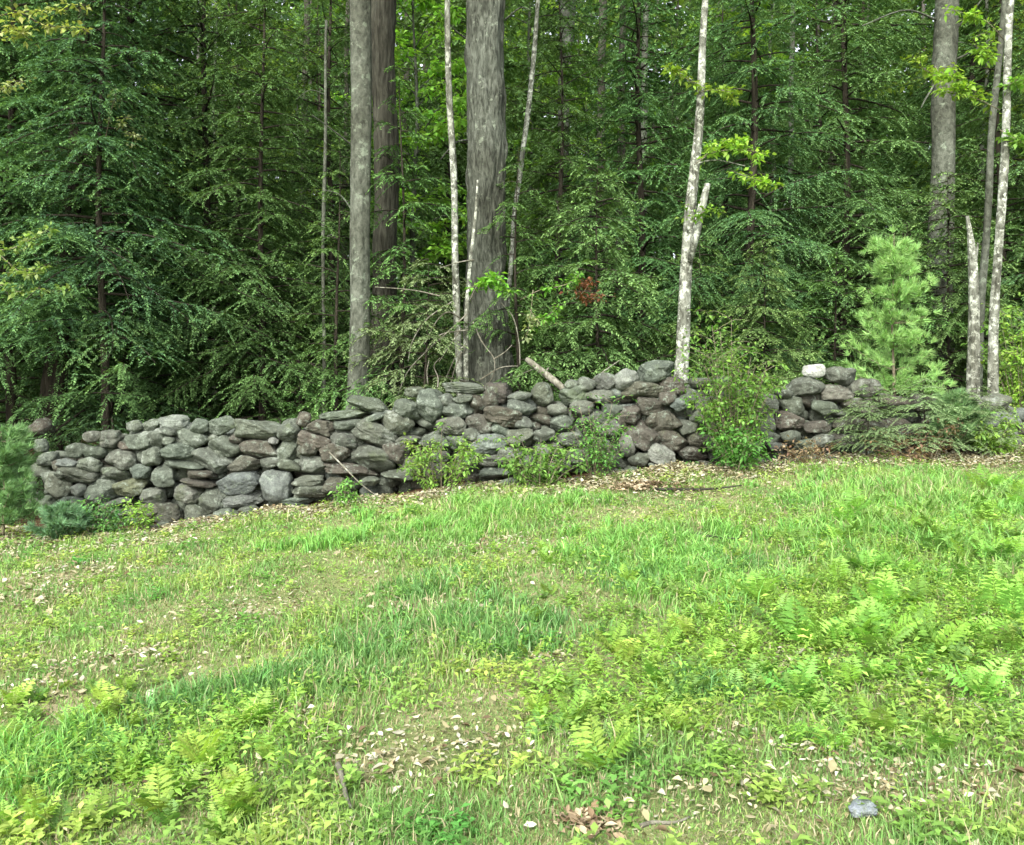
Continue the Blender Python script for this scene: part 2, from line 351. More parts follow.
def make_wall():
    r = R(31)
    root = empty('stone_wall', (0, 10.6, float(ground_z(0, 10.6))))
    tag(root, 'long dry stone wall of grey rounded fieldstones along the meadow edge', 'stone wall')
    off = np.array(root.location)
    rows = []
    for ln in STONES.splitlines():
        for it in ln.split(';'):
            a = it.split(); rows.append([float(k) for k in a[:5]] + [a[5]])
    order = sorted([i for i in range(len(rows)) if not (rows[i][0] > 880 and rows[i][1] < 395)], key=lambda i: -rows[i][2] * rows[i][3] * (.6 if rows[i][0] > 840 else 1))
    big = set(order[:100])
    fill = MB()
    tops = {}
    for k, (px, py, w, h, tilt, tone) in enumerate(rows):
        if px > 880 and py < 395: continue
        x0 = (px - 512) * 10.3 / F
        zb = float(ground_z(x0, 10.3)); z0 = CAMZ - (py - HY) * 10.3 / F
        Y = 10.36 + max(0, z0 - zb) * .16 + r.uniform(-.03, .05)
        if px < 60: Y += (60 - px) * .012
        if (px, py) == (36, 428): Y += .5
        p = at(px, py, Y)
        sc = Y / F
        wx, wz = w * sc * 1.12, h * sc * 1.10
        wy = max(.75 * wx, 1.2 * wz) * r.uniform(.9, 1.2)
        p = p + np.array([0, min(wy, .45) * .42, 0])
        col = np.array(TONES[tone]) * r.uniform(.88, 1.14) * (1 + .025 * r.normal(size=3))
        box = 3.3 if tone in 'bt' or w / h > 2.2 else 2.6
        v, f = stone_geo(100 + k * 7, 4 if k not in big else 5, wx, min(wy, .5), wz, math.radians(tilt), box, 1.15)
        if k in big:
            b = MB(); b.raw(v, None, f, col)
            o = b.build('stone', M_STONE, root, True); o.location = p - off
            if tone == 'w': o['label'] = 'pale whitish stone'
            if (px, py) == (814, 371): o['label'] = 'round white stone resting on top'
            if tone == 'y': o['label'] = 'stone with yellow-green moss on top'
        else:
            fill.raw(v + p - off, None, f, col)
        key = round(x0 / .25); tops[key] = max(tops.get(key, -9), z0 + h * sc * .3)
    # the small round white stone on the crest
    Y = 10.75; p = at(814, 371, Y)
    v, f = stone_geo(9911, 5, 23 * Y / F, .2, 14 * Y / F, 0, 2.2, .6)
    b = MB(); b.raw(v, None, f, np.array((.31, .32, .28)))
    o = b.build('stone', M_STONE, root, True); o.location = p - off; o['label'] = 'round white stone resting on top'
    # hidden body of the wall and its back face
    kx = sorted(tops)
    X = np.array(kx) * .25; T = np.array([tops[q] for q in kx])
    T = np.minimum(T, np.convolve(np.pad(T, 2, 'edge'), np.ones(5) / 5, 'valid'))
    n = 0
    for x in np.arange(-5.5, 8.2, .21):
        zb = float(ground_z(x, 10.7)); zt = float(np.interp(x, X, T)) - .04
        for y in (10.78, 10.96, 11.14) if x < 5.8 else (10.5, 10.74, 10.96, 11.14):
            z = zb + .05
            while z < zt - (.04 if y < 11 else .02):
                w = r.uniform(.22, .36); h = r.uniform(.14, .22)
                zz = min(z, zt - h * .5)
                v, f = stone_geo(20000 + n, 3, w, r.uniform(.22, .34), h, r.normal() * .2, 2.8)
                tn = TONES['gggbmp'[r.integers(0, 6)]]
                fill.raw(v + np.array([x + r.normal() * .04, y + r.normal() * .02, zz]) - off, None, f, np.array(tn) * r.uniform(.8, 1.15))
                z += h * .82; n += 1
    # tumbled stones at the foot
    for k in range(46):
        x = r.uniform(-5.4, 5.6); y = r.uniform(10.12, 10.34)
        s = r.uniform(.07, .17)
        v, f = stone_geo(40000 + k * 3, 3, s * 1.4, s, s * .75, r.normal() * .3, 2.8)
        fill.raw(v + np.array([x, y, float(ground_z(x, y)) + s * .12]) - off, None, f, np.array(TONES['ggbm'[r.integers(0, 4)]]) * r.uniform(.8, 1.1))
    o = fill.build('small_stones', M_STONE, root, True); o['kind'] = 'stuff'; o['label'] = 'small packing stones and rubble of the wall'


make_wall()

# ------------------------------------------------------------------ conifer crowns
def hemlock_geo(seed, H, z0, Lmax, spacing=.10, leaf=(.064, .019), nb=95, droop=.28, col=(.072, .142, .052), tip=(.118, .21, .068), lean=0., gap=.0):
    r = R(seed); lv, wd = MB(), MB()
    n = 26; hs = np.linspace(0, H, n)
    tx = lean * hs + .04 * np.sin(hs * 1.1 + r.uniform(0, 6)); ty = .04 * np.sin(hs * .9 + r.uniform(0, 6))
    r0 = .0065 * H + .012
    rad = r0 * (1 - hs / H * .93); rad[0] *= 1.45; rad[1] *= 1.1
    wd.tube(np.stack([tx, ty, hs], 1), rad, 12, (1, 1, 1), .05, seed)
    Z = np.array([0, 0, 1.])
    hb = z0 + (H - z0) * (np.arange(nb) + r.uniform(0, 1, nb)) / nb
    az = np.arange(nb) * 2.39996 + r.normal(0, .5, nb)
    for h, a0 in zip(hb, az):
        q = 1 - (h - z0) / (H - z0)
        if r.uniform() < gap + .55 * float(np.clip((h - 7.5) / 1.5, 0, 1)) * (spacing < .15): continue
        L = Lmax * (.10 + .9 * q ** .75) * r.uniform(.4, 1.15)
        a = np.array([math.cos(a0), math.sin(a0), 0]); bb = np.array([-a[1], a[0], 0])
        pitch = r.uniform(-.25, .32) + .25 * (1 - q); dr = droop * r.uniform(.35, 1.7)
        base = np.array([np.interp(h, hs, tx), np.interp(h, hs, ty), h])
        wav = r.normal() * .16

        def pos(s):
            s = np.asarray(s)[..., None]
            return base + a * s + bb * (wav * s * s) + Z * (s * pitch - dr * s * s / L)
        ss = np.linspace(0, L, 7)
        wd.tube(pos(ss), np.linspace(.007 + .008 * L, .003, 7), 4)
        st = np.arange(.16 * L, L, spacing) + r.normal(0, .02, len(np.arange(.16 * L, L, spacing)))
        st = np.concatenate([st, st + spacing * .5]); sg = np.concatenate([np.ones(len(st) // 2), -np.ones(len(st) // 2)])
        keep = r.uniform(size=len(st)) > .16 + .5 * (SinNoise(seed * 31 + int(h * 97), .9, 6, 1)(st[:, None]) > 1.0); st, sg = st[keep], sg[keep]
        f = np.clip(st / L, 0, 1)
        tl = (.10 + .48 * L * (1 - f) ** .8 * np.minimum(1, f * 3 + .2)) * r.lognormal(-.12, .38, len(st))
        tl = np.minimum(tl, .9)
        # the leading shoot counts as a twig too
        st = np.append(st, L * .86); sg = np.append(sg, 0); tl = np.append(tl, .14 * L + .1); f = np.append(f, .9)
        p0 = pos(st)
        td = nrm(a * r.uniform(.5, .8, len(st))[:, None] + bb * (sg * .85)[:, None] + Z * r.normal(-.10, .24, len(st))[:, None])
        ls = leaf[0] * .42
        m = int(np.ceil(tl.max() / ls)); u = (np.arange(m) + .5) * ls
        U = np.broadcast_to(u, (len(st), m)); ok = U < tl[:, None]
        ti, ui = np.nonzero(ok); uu = U[ok]
        pp = p0[ti] + td[ti] * uu[:, None] - Z * (.45 * uu ** 2 / np.maximum(tl[ti], .1))[:, None]
        dd = td[ti] - Z * (.9 * uu / np.maximum(tl[ti], .1))[:, None] * .8
        perp = nrm(np.cross(td[ti], Z))
        for sgn in (1, -1):
            d2 = nrm(dd * .75 + perp * sgn * .75 + Z * r.normal(-.05, .34, len(pp))[:, None])
            sd = nrm(np.cross(d2, Z + r.normal(0, .45, (len(pp), 3))))
            tw = np.clip(1.15 - .55 * uu / np.maximum(tl[ti], .05), .4, 1.2)
            LL = leaf[0] * tw * r.uniform(.75, 1.3, len(pp))
            k = kites(pp, d2, sd, LL, leaf[1] * r.uniform(.8, 1.3, len(pp)), .1, .5, .1)
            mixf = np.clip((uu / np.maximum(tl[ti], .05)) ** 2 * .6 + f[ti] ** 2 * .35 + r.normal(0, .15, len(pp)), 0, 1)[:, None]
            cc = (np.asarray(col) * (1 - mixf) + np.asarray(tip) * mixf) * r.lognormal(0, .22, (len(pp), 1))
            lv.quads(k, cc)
        # twig wood as slim triangles
        e = p0 + td * tl[:, None] * .8 - Z * (.3 * tl)[:, None]
        w = perp_w = nrm(np.cross(td, Z)) * .004
        wd.tris(np.stack([p0 - w, p0 + w, e], 1), (1, 1, 1))
    return lv, wd


PROTO = {}


def conifer_proto(key, bark, **kw):
    lv, wd = hemlock_geo(**kw)
    PROTO[key] = (wd.mesh('trunk', bark, True), lv.mesh('crown', M_HEM))


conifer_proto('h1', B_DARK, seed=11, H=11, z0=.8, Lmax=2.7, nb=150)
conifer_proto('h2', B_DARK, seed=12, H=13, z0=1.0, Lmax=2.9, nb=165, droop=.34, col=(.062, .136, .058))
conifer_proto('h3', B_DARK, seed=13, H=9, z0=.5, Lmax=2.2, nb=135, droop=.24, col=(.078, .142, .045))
conifer_proto('young1', B_DARK, seed=14, H=3.6, z0=.25, Lmax=1.35, nb=55, droop=.30, spacing=.085, col=(.065, .135, .042), tip=(.15, .26, .07))
conifer_proto('bushy', B_DARK, seed=24, H=3.6, z0=.2, Lmax=1.55, nb=85, droop=.26, spacing=.08, col=(.085, .15, .05), tip=(.19, .29, .095))
conifer_proto('airy', B_DARK, seed=27, H=3.6, z0=.9, Lmax=1.7, nb=54, droop=.2, spacing=.09, gap=.15, col=(.15, .22, .10), tip=(.26, .35, .16))
conifer_proto('young2', B_DARK, seed=15, H=2.6, z0=.2, Lmax=1.1, nb=44, droop=.26, spacing=.085, col=(.068, .14, .042), tip=(.15, .27, .07))
conifer_proto('sparse', B_DARK, seed=16, H=6.5, z0=1.0, Lmax=1.7, nb=52, droop=.30, gap=.15, col=(.065, .13, .042), tip=(.14, .24, .07))
conifer_proto('far1', B_DARK, seed=17, H=14, z0=.8, Lmax=3.3, nb=130, spacing=.2, leaf=(.17, .07))
conifer_proto('far2', B_DARK, seed=18, H=16, z0=1.4, Lmax=3.5, nb=130, spacing=.2, leaf=(.17, .07), col=(.08, .15, .05))
# tall crowns of the big trunks, above the picture
lv_, wd_ = hemlock_geo(19, 19, 9.5, 3.0, .22, (.18, .06), 36, .1)
PROTO['top'] = (None, lv_.mesh('crown', M_HEM))


def tree(key, px, Y, label, group=None, rot=0., sc=1., name='hemlock_tree', cat='hemlock tree', x=None):
    x = (px - 512) * Y / F if x is None else x
    root = empty(name, (x, Y, float(ground_z(x, Y)) - .05), rot, sc)
    tag(root, label, cat, group)
    tm, cm = PROTO[key]
    link('trunk', tm, root); link('crown', cm, root)
    return root


# near hemlocks along the wall, each told apart by where it stands
GH = 'hemlocks standing close behind the wall'
tree('h1', 10, 12.9, 'dark hemlock at the left end of the wall, left of the dark leaning trunk', GH, .4, 1.05)
tree('h2', 128, 13.6, 'big dense hemlock just right of the dark leaning trunk, boughs down to the wall', GH, 2.0)
tree('h1', 205, 14.0, 'full green hemlock behind the flat pale capstone of the wall', GH, 4.1, 1.0)
tree('h3', 262, 13.4, 'lower bushy hemlock between the dense left hemlocks and the twin grey trunks', GH, 1.0, .95)
tree('h2', 75, 16.2, 'tall hemlock seen in the gap behind the dark leaning trunk', GH, 5.0, 1.05)
tree('h3', -70, 13.2, 'hemlock cut by the left border of the photo', GH, 3.2, 1.1)
tree('sparse', 402, 12.5, 'slim open hemlock with level boughs just right of the twin grey trunks', GH, .7, .88)
tree('sparse', 517, 11.8, 'open hemlock sapling whose level boughs cross the big pine', GH, 2.9, .66, 'hemlock_sapling', 'hemlock sapling')
tree('sparse', 338, 12.4, 'thin hemlock sapling with few boughs beside the thin dead stem', GH, 4.9, .75, 'hemlock_sapling', 'hemlock sapling')
tree('h3', 560, 15.0, 'hemlock in half shade just right of the big pine', GH, 2.2, .95)
tree('h1', 330, 15.6, 'hemlock filling the gap just left of the twin grey trunks', GH, 3.6, .95)
tree('h1', 640, 15.8, 'broad hemlock standing behind and left of the pale birch', GH, 2.6, 1.0)
tree('h2', 752, 15.2, 'dark hanging hemlock right of the pale birch', GH, .9, .95)
tree('h1', 845, 16.4, 'dark hemlock between the pale birch and the straight grey trunk at right', GH, 3.3, 1.1)
tree('h3', 1000, 15.6, 'hemlock behind the lichened trunks at the right border', GH, 5.3, 1.0)
tree('h2', 1110, 14.5, 'hemlock cut by the right border of the photo', GH, 1.9, .95)
conifer_proto('edge', B_DARK, seed=29, H=9, z0=2.3, Lmax=2.1, nb=105, droop=.34, col=(.06, .122, .06))
tree('edge', 102, 12.1, 'hemlock with boughs hanging over the low wall end, just right of the dark leaning trunk', GH, 1.0, .98)
GY = 'young hemlocks behind the wall'
tree('bushy', 598, 12.5, 'bushy young hemlock right of the big pine, one browned spray on it', GY, .3, 1.15, 'hemlock_sapling', 'hemlock sapling')
tree('young2', 545, 13.4, 'small young hemlock close beside the foot of the big pine', GY, 2.3, 1.0, 'hemlock_sapling', 'hemlock sapling')
tree('bushy', 762, 12.8, 'rounded young hemlock behind the wall, right of the pale birch', GY, 1.5, .82, 'hemlock_sapling', 'hemlock sapling')
tree('young2', 835, 12.9, 'young hemlock behind the round white stone on the wall', GY, 4.0, 1.05, 'hemlock_sapling', 'hemlock sapling')
tree('young1', 700, 14.2, 'young hemlock directly behind the pale birch trunk', GY, 5.2, .95, 'hemlock_sapling', 'hemlock sapling')
tree('young2', 452, 13.0, 'low young hemlock in shade left of the big pine', GY, 3.0, .75, 'hemlock_sapling', 'hemlock sapling')
tree('young2', 300, 12.6, 'low young hemlock left of the twin grey trunks', GY, 1.2, .7, 'hemlock_sapling', 'hemlock sapling')
tree('airy', 425, 11.8, 'light airy young hemlock among the bare arching branches left of the big pine', GY, 1.1, .82, 'hemlock_sapling', 'hemlock sapling')
tree('bushy', 948, 13.9, 'bushy young hemlock screening the foot of the straight grey trunk at right', GY, 3.4, 1.12, 'hemlock_sapling', 'hemlock sapling')
tree('young1', 905, 13.8, 'young hemlock behind the bright soft pine sapling at right', GY, .2, .9, 'hemlock_sapling', 'hemlock sapling')
GF = 'small hemlocks in front of the wall'
tree('airy', 925, 9.98, 'feathery small hemlock in front of the wall below the bright pine sapling', GF, 2.8, (.5, .36, .27), 'hemlock_sapling', 'hemlock sapling')
tree('airy', 868, 9.98, 'smaller hemlock seedling left of the feathery one at the right end of the wall', GF, .5, (.40, .34, .25), 'hemlock_sapling', 'hemlock sapling')
tree('airy', 978, 10.0, 'low hemlock seedling at the foot of the pale lichened trunk', GF, 4.4, (.4, .36, .24), 'hemlock_sapling', 'hemlock sapling')

# deep woods: repeated trees, described by the trunks they show between
LAND = [(-400, None), (60, 'the dark leaning trunk'), (323, 'the thin dead stem'), (372, 'the twin grey trunks'), (485, 'the big furrowed pine'), (527, 'the thin tilted sapling'),
        (692, 'the pale birch'), (945, 'the straight grey trunk'), (1000, 'the lichened trunk at right'), (1500, None)]
ORD = ['nearest', 'second', 'third', 'fourth', 'fifth', 'sixth', 'seventh', 'eighth', 'ninth', 'tenth', 'eleventh', 'twelfth', 'thirteenth', 'fourteenth', 'fifteenth', 'sixteenth', 'seventeenth', 'eighteenth', 'nineteenth', 'twentieth']


def deep_woods():
    r = R(77); spots = []
    tries = 0
    while len(spots) < 60 and tries < 4000:
        tries += 1
        Y = 17 + 25 * r.uniform() ** 1.3; px = r.uniform(-80, 1110)
        x = (px - 512) * Y / F
        if any((x - a) ** 2 + (Y - b) ** 2 < 2.5 ** 2 for a, b in spots): continue
        if Y < 30 and (400 < px < 440 or 575 < px < 605 or 275 < px < 310): continue
        spots.append((x, Y))
    cells = {}
    for x, Y in sorted(spots, key=lambda s: s[1]):
        px = 512 + x * F / Y
        k = max(i for i in range(len(LAND)) if LAND[i][0] <= px)
        n = cells.get(k, 0); cells[k] = n + 1
        l, rr = LAND[k][1], LAND[min(k + 1, len(LAND) - 1)][1]
        where = f'between {l} and {rr}' if l and rr else (f'left of {rr}' if rr else f'right of {l}')
        lab = f'{ORD[n] if n < len(ORD) else "farthest"} deep-woods hemlock {where}'
        tree((('far1', 'far2') if Y > 21 else ('h1', 'h2'))[r.integers(0, 2)], 0, Y, lab, 'hemlocks deep in the woods', r.uniform(0, 6), r.uniform(.8, 1.2), x=x)


deep_woods()

# ------------------------------------------------------------------ leafy growth
def curve_pts(p, n=12):
    p = np.asarray(p, float); t = np.linspace(0, len(p) - 1, n)
    if len(p) < 3: return np.stack([np.interp(t, np.arange(len(p)), p[:, i]) for i in range(3)], 1)
    out = []
    for tt in t:
        i = min(int(tt), len(p) - 2); u = tt - i
        p0, p1, p2, p3 = p[max(i - 1, 0)], p[i], p[i + 1], p[min(i + 2, len(p) - 1)]
        out.append(.5 * ((2 * p1) + (-p0 + p2) * u + (2 * p0 - 5 * p1 + 4 * p2 - p3) * u * u + (-p0 + 3 * p1 - 3 * p2 + p3) * u ** 3))
    return np.array(out)


def leaves_along(lv, r, pts, n, size, col, spread=.05, aspect=.55, flat=.5, amt=.25):
    """leaves held out around a twig"""
    t = r.uniform(.15, 1, n); idx = t * (len(pts) - 1)
    p = np.stack([np.interp(idx, np.arange(len(pts)), pts[:, i]) for i in range(3)], 1)
    d = r.normal(size=(n, 3)); d[:, 2] = d[:, 2] * flat - .15; d = nrm(d)
    p = p + d * spread * r.uniform(.1, 1, (n, 1))
    sd = nrm(np.cross(d, np.array([0, 0, 1.]) + r.normal(0, .45, (n, 3))))
    L = size * r.uniform(.6, 1.3, n)
    lv.quads(kites(p, d, sd, L, L * aspect, .25, .45, .18), tintc(col, r, n, amt, .06))


def shrub_geo(seed, H, W, stems, per, size, col, col2=None, aspect=.5, branch=5, lean=(0, 0), depth=.7):
    r = R(seed); lv, wd = MB(), MB()
    for s in range(stems):
        a = r.uniform(0, TAU); rr = math.sqrt(r.uniform()) * W * .5
        tx, ty = math.cos(a) * rr, math.sin(a) * rr * depth
        h = H * r.uniform(.5, 1) * (1 - .35 * (rr / (W * .5)) ** 2)
        bx, by = tx * .25, ty * .25
        P = curve_pts([[bx, by, -.03], [bx + (tx - bx) * .35, by + (ty - by) * .35, h * .5], [tx + lean[0] * h, ty + lean[1] * h, h]], 8)
        wd.tube(P, np.linspace(.007, .002, 8), 5)
        c = np.asarray(col) if col2 is None else np.asarray(col) + (np.asarray(col2) - np.asarray(col)) * r.uniform()
        leaves_along(lv, r, P[2:], per // 3, size, c, .10, aspect)
        for k in range(branch):
            i = r.integers(2, 8); a2 = r.uniform(0, TAU); l = h * r.uniform(.15, .4)
            q = curve_pts([P[i], P[i] + np.array([math.cos(a2) * l * .6, math.sin(a2) * l * .6, l * .35]), P[i] + np.array([math.cos(a2) * l, math.sin(a2) * l, l * .3])], 5)
            wd.tube(q, np.linspace(.003, .0012, 5), 4)
            leaves_along(lv, r, q, per // branch, size, c, .07, aspect)
    return lv, wd


B_TWIG = bark_mat('twig_bark', (.08, .07, .045), (.17, .15, .10), (.26, .24, .17), .5, 30, (.3, .3, .22), .7, .3)


def shrub(name, label, cat, px, Y, geo, group=None, dz=0.):
    x = (px - 512) * Y / F
    root = empty(name, (x, Y, float(ground_z(x, Y)) + dz)); tag(root, label, cat, group)
    lv, wd = geo
    wd.build('stems', B_TWIG, root, True); lv.build('foliage', M_LEAF, root)
    return root


YG, LG, MG = (.24, .41, .07), (.16, .33, .07), (.105, .205, .05)
GS = 'leafy shrubs growing against the wall'
shrub('leafy_shrub', 'yellow-green leafy shrub at the foot of the wall, straight below the big pine', 'shrub', 441, 10.02, shrub_geo(201, .78, .95, 16, 60, .055, LG, YG), GS)
shrub('leafy_shrub', 'dark green low leafy shrub against the middle of the wall', 'shrub', 540, 9.98, shrub_geo(202, .66, 1.05, 18, 52, .06, MG, LG), GS)
shrub('leafy_shrub', 'mid green bushy shrub with fine leaves covering the middle of the wall', 'shrub', 597, 10.03, shrub_geo(203, 1.05, .75, 18, 56, .045, (.125, .235, .06), LG), GS)
shrub('leafy_shrub', 'tallest bright shrub in front of the wall, right of the pale birch', 'shrub', 733, 10.0, shrub_geo(204, 1.8, 1.0, 38, 78, .055, (.12, .27, .055), (.21, .39, .07)), GS)
shrub('leafy_shrub', 'low spreading shrub at the foot of the tallest bright shrub', 'shrub', 735, 9.75, shrub_geo(205, .5, 1.0, 18, 60, .055, LG, (.09, .2, .04)), GS)
shrub('leafy_shrub', 'little yellow-green sprout under the long flat stones left of centre', 'shrub', 345, 10.0, shrub_geo(206, .28, .4, 8, 40, .045, MG, LG), GS)
shrub('leafy_shrub', 'grey-green weedy shrub at the low left end of the wall', 'shrub', 95, 9.75, shrub_geo(207, .42, .8, 16, 60, .045, (.12, .21, .085), LG), GS)
shrub('leafy_shrub', 'sparse pale sprout in front of the mossy stone at left', 'shrub', 140, 9.85, shrub_geo(208, .48, .35, 7, 40, .05, LG, YG), GS)
shrub('leafy_shrub', 'leafy weeds at the foot of the pale lichened trunk at right', 'shrub', 992, 10.0, shrub_geo(209, .6, .9, 16, 60, .06, (.13, .24, .06), YG), GS)
shrub('dead_brush', 'brown dead brush at the wall foot under the feathery small hemlock', 'brush', 925, 9.85, shrub_geo(220, .42, 1.5, 22, 26, .05, (.16, .105, .06), (.26, .21, .12), branch=4))
shrub('dead_brush', 'brown dead brush below the dark hole in the wall', 'brush', 812, 9.8, shrub_geo(221, .34, .8, 16, 18, .05, (.16, .105, .06), (.26, .21, .12), branch=4))
shrub('leafy_shrub', 'bright shrub at the right border behind the lichened trunks', 'shrub', 1022, 11.8, shrub_geo(210, 2.0, .9, 22, 80, .07, (.11, .24, .05), YG), GS)
shrub('leafy_shrub', 'light green leafy bush beside the big pine, above the fallen pale log', 'shrub', 556, 12.2, shrub_geo(211, 1.75, .8, 16, 60, .07, MG, (.15, .27, .05)), GS)
shrub('leafy_shrub', 'pale-leaved sprig growing out of the wall top beside the birch', 'shrub', 712, 10.75, shrub_geo(212, 1.05, .35, 7, 36, .06, (.2, .26, .16), (.16, .26, .09)), GS)
shrub('leafy_shrub', 'thin shrub poking above the pale-leaved sprig behind the wall', 'shrub', 780, 11.5, shrub_geo(213, .9, .5, 8, 40, .05, MG, LG), GS)


def leafy_tree(name, label, px, Y, H, seed, col, size, crown_z0, W, n_br, per, bark, rad, group=None, lean=0., amt=.25):
    r = R(seed); x = (px - 512) * Y / F
    root = empty(name, (x, Y, float(ground_z(x, Y)) - .05)); tag(root, label, 'leafy tree', group)
    lv, wd = MB(), MB()
    zs = np.linspace(0, H, 20)
    T = np.stack([lean * zs + .05 * np.sin(zs * 1.3 + seed), .05 * np.sin(zs + seed * 2), zs], 1)
    wd.tube(T, rad * (1 - .9 * zs / H), 10, (1, 1, 1), .05, seed)
    for k in range(n_br):
        h = crown_z0 + (H - crown_z0) * (k + r.uniform()) / n_br; a = r.uniform(0, TAU)
        L = W * (.35 + .65 * math.sin(math.pi * min(1, .15 + .85 * (h - crown_z0) / (H - crown_z0)))) * r.uniform(.5, 1.1)
        b = np.array([np.interp(h, zs, T[:, 0]), np.interp(h, zs, T[:, 1]), h]); d = np.array([math.cos(a), math.sin(a), 0])
        q = curve_pts([b, b + d * L * .5 + np.array([0, 0, L * .28]), b + d * L + np.array([0, 0, L * .25])], 8)
        wd.tube(q, np.linspace(.006 + .006 * L, .003, 8), 5)
        for j in range(7):
            i = r.integers(2, 8); a2 = a + r.normal() * 1.0; l = L * r.uniform(.15, .4)
            e = q[i] + np.array([math.cos(a2) * l, math.sin(a2) * l, r.normal() * .15 * l])
            qq = curve_pts([q[i], (q[i] + e) / 2 + np.array([0, 0, .05 * l]), e], 5)
            wd.tube(qq, np.linspace(.004, .0015, 5), 4)
            leaves_along(lv, r, qq, per // 7, size, col, size * 1.6, .62, .35, amt)
    wd.build('trunk', bark, root, True); lv.build('crown', M_LEAF, root)
    return root


GL = 'light green leafy trees among the hemlocks'
leafy_tree('leafy_tree', 'bright yellow-green leafy tree glowing between the twin trunks and the big pine', 415, 17.5, 10, 301, (.21, .36, .055), .11, 3.4, 1.5, 50, 190, B_GREY, .09, GL)
leafy_tree('leafy_tree', 'bright leafy tree high up behind and right of the pale birch', 772, 21, 13, 302, (.20, .36, .05), .13, 7, 1.8, 34, 170, B_GREY, .1, GL)
leafy_tree('leafy_tree', 'thin leafy tree left of the twin grey trunks', 300, 19, 9, 303, (.13, .22, .035), .10, 3, 1.5, 26, 90, B_GREY, .06, GL)
leafy_tree('leafy_tree', 'leafy understorey tree between the big pine and the pale birch', 588, 17, 7, 304, (.16, .29, .05), .09, 2.6, 1.7, 34, 110, B_GREY, .05, GL)
leafy_tree('leafy_tree', 'pale leafy tree far back beside the big pine, right side', 530, 26, 14, 305, (.2, .34, .06), .16, 6, 2.6, 34, 110, B_GREY, .12, GL)
leafy_tree('leafy_tree', 'leafy tree behind the right-hand grey trunk', 985, 19, 11, 306, (.19, .34, .05), .12, 3, 2.2, 34, 120, B_GREY, .1, GL)
leafy_tree('leafy_tree', 'leafy tree showing over the left hemlocks at the top', 215, 24, 14, 307, (.11, .19, .035), .13, 6, 2.4, 34, 110, B_GREY, .1, GL)
leafy_tree('leafy_tree', 'light leafy tree far back left of the big pine', 350, 33, 16, 308, (.16, .28, .05), .17, 4, 3.0, 40, 110, B_GREY, .12, GL)

# ------------------------------------------------------------------ the trunks one can tell apart
def trunk_tree(name, label, cat, path, widths, Y, bark, group=None, crown=None, extras=None, sides=40, bump=.045, top=17., seed=1, flare=1.35, ridge=.035):
    """path: (px, py) from the top of the photo to the ground; the stem goes on above the frame"""
    pts = [at(px, py, Y) for px, py in path][::-1]
    w = np.array(widths[::-1], float) * Y / F / 2 * (.93 - ridge)
    x0 = pts[0][0]; z0 = float(ground_z(x0, Y)) - .06
    base = np.array([x0, Y, z0])
    P = [base] + [p for p in pts if p[2] > z0 + .15]
    Rr = [w[0] * flare] + [w[i] for i, p in enumerate(pts) if p[2] > z0 + .15]
    if top:
        d = P[-1] - P[-2]; d = d / max(d[2], .1)
        last = P[-1].copy(); k = 6
        for i in range(1, k + 1):
            h = (top - (last[2] - z0)) * i / k
            P.append(last + np.array([d[0] * h * .35, 0, h])); Rr.append(Rr[-1] * .82)
    P = np.array(P) - base; n = max(40, int(P[-1][2] * 9))
    zt = np.linspace(0, 1, n) ** 1.3 * P[-1][2]
    Q = np.stack([np.interp(zt, P[:, 2], P[:, 0]), np.interp(zt, P[:, 2], P[:, 1]), zt], 1)
    Q[:, 0] += .012 * np.sin(zt * 2.1 + seed); Q[:, 1] += .02 * np.sin(zt * 1.4 + seed)
    rad = np.interp(zt, P[:, 2], Rr)
    root = empty(name, base); tag(root, label, cat, group)
    b = MB(); b.tube(Q, rad, sides, (1, 1, 1), bump, seed, ridge)
    if extras: extras(b, base, Y)
    b.build('trunk', bark, root, True)
    if crown: link('crown', PROTO['top'][1], root).rotation_euler = (0, 0, seed)
    return root, base


def stubs(lst, Y, rad=.012):
    def f(b, base, Y0):
        for pl in lst:
            pts = np.array([at(px, py, Y0 + dy) for px, py, dy in pl]) - base
            b.tube(curve_pts(pts, 10), np.linspace(rad, rad * .35, 10), 5)
    return f


GT = 'tall trunks rising behind the wall'
trunk_tree('tall_tree', 'straight smooth grey trunk, front one of the twin pair left of the big pine', 'tree', [(361, -5), (361, 100), (361, 200), (359, 300), (358, 398)], [23, 22, 22, 21, 24], 12.0, B_GREY, GT, True,
           stubs([[(352, 145, 0), (330, 128, -.2), (312, 115, -.4)], [(352, 210, 0), (340, 195, -.1), (325, 190, -.2)]], 12, .014), seed=3)
trunk_tree('tall_tree', 'rough brownish trunk half hidden behind the smooth grey trunk', 'tree', [(384, -5), (385, 100), (386, 200), (385, 300), (384, 390)], [27, 26, 27, 28, 32], 13.2, B_BROWN, GT, True, seed=4, bump=.06, ridge=.08, sides=56)
trunk_tree('pine_tree', 'thickest trunk, big furrowed grey pine behind the middle of the wall', 'pine tree', [(486, -5), (486, 100), (486, 200), (486, 290), (487, 390)], [41, 42, 44, 46, 54], 12.1, B_PINE, GT, True,
           stubs([[(468, 40, 0), (455, 30, -.2), (440, 12, -.3)], [(505, 20, 0), (520, 8, -.2), (530, 10, -.3)], [(468, 140, 0), (455, 143, -.25), (440, 160, -.3)]], 12, .016), sides=84, bump=.06, seed=5, flare=1.6, ridge=.085)
trunk_tree('slender_tree', 'slender speckled stem standing just left of the big pine', 'tree', [(447, -5), (450, 100), (454, 200), (457, 300), (459, 392)], [6, 7, 7, 8, 9], 11.7, B_PALE, GT, None, None, 8, .08, 9, 6)
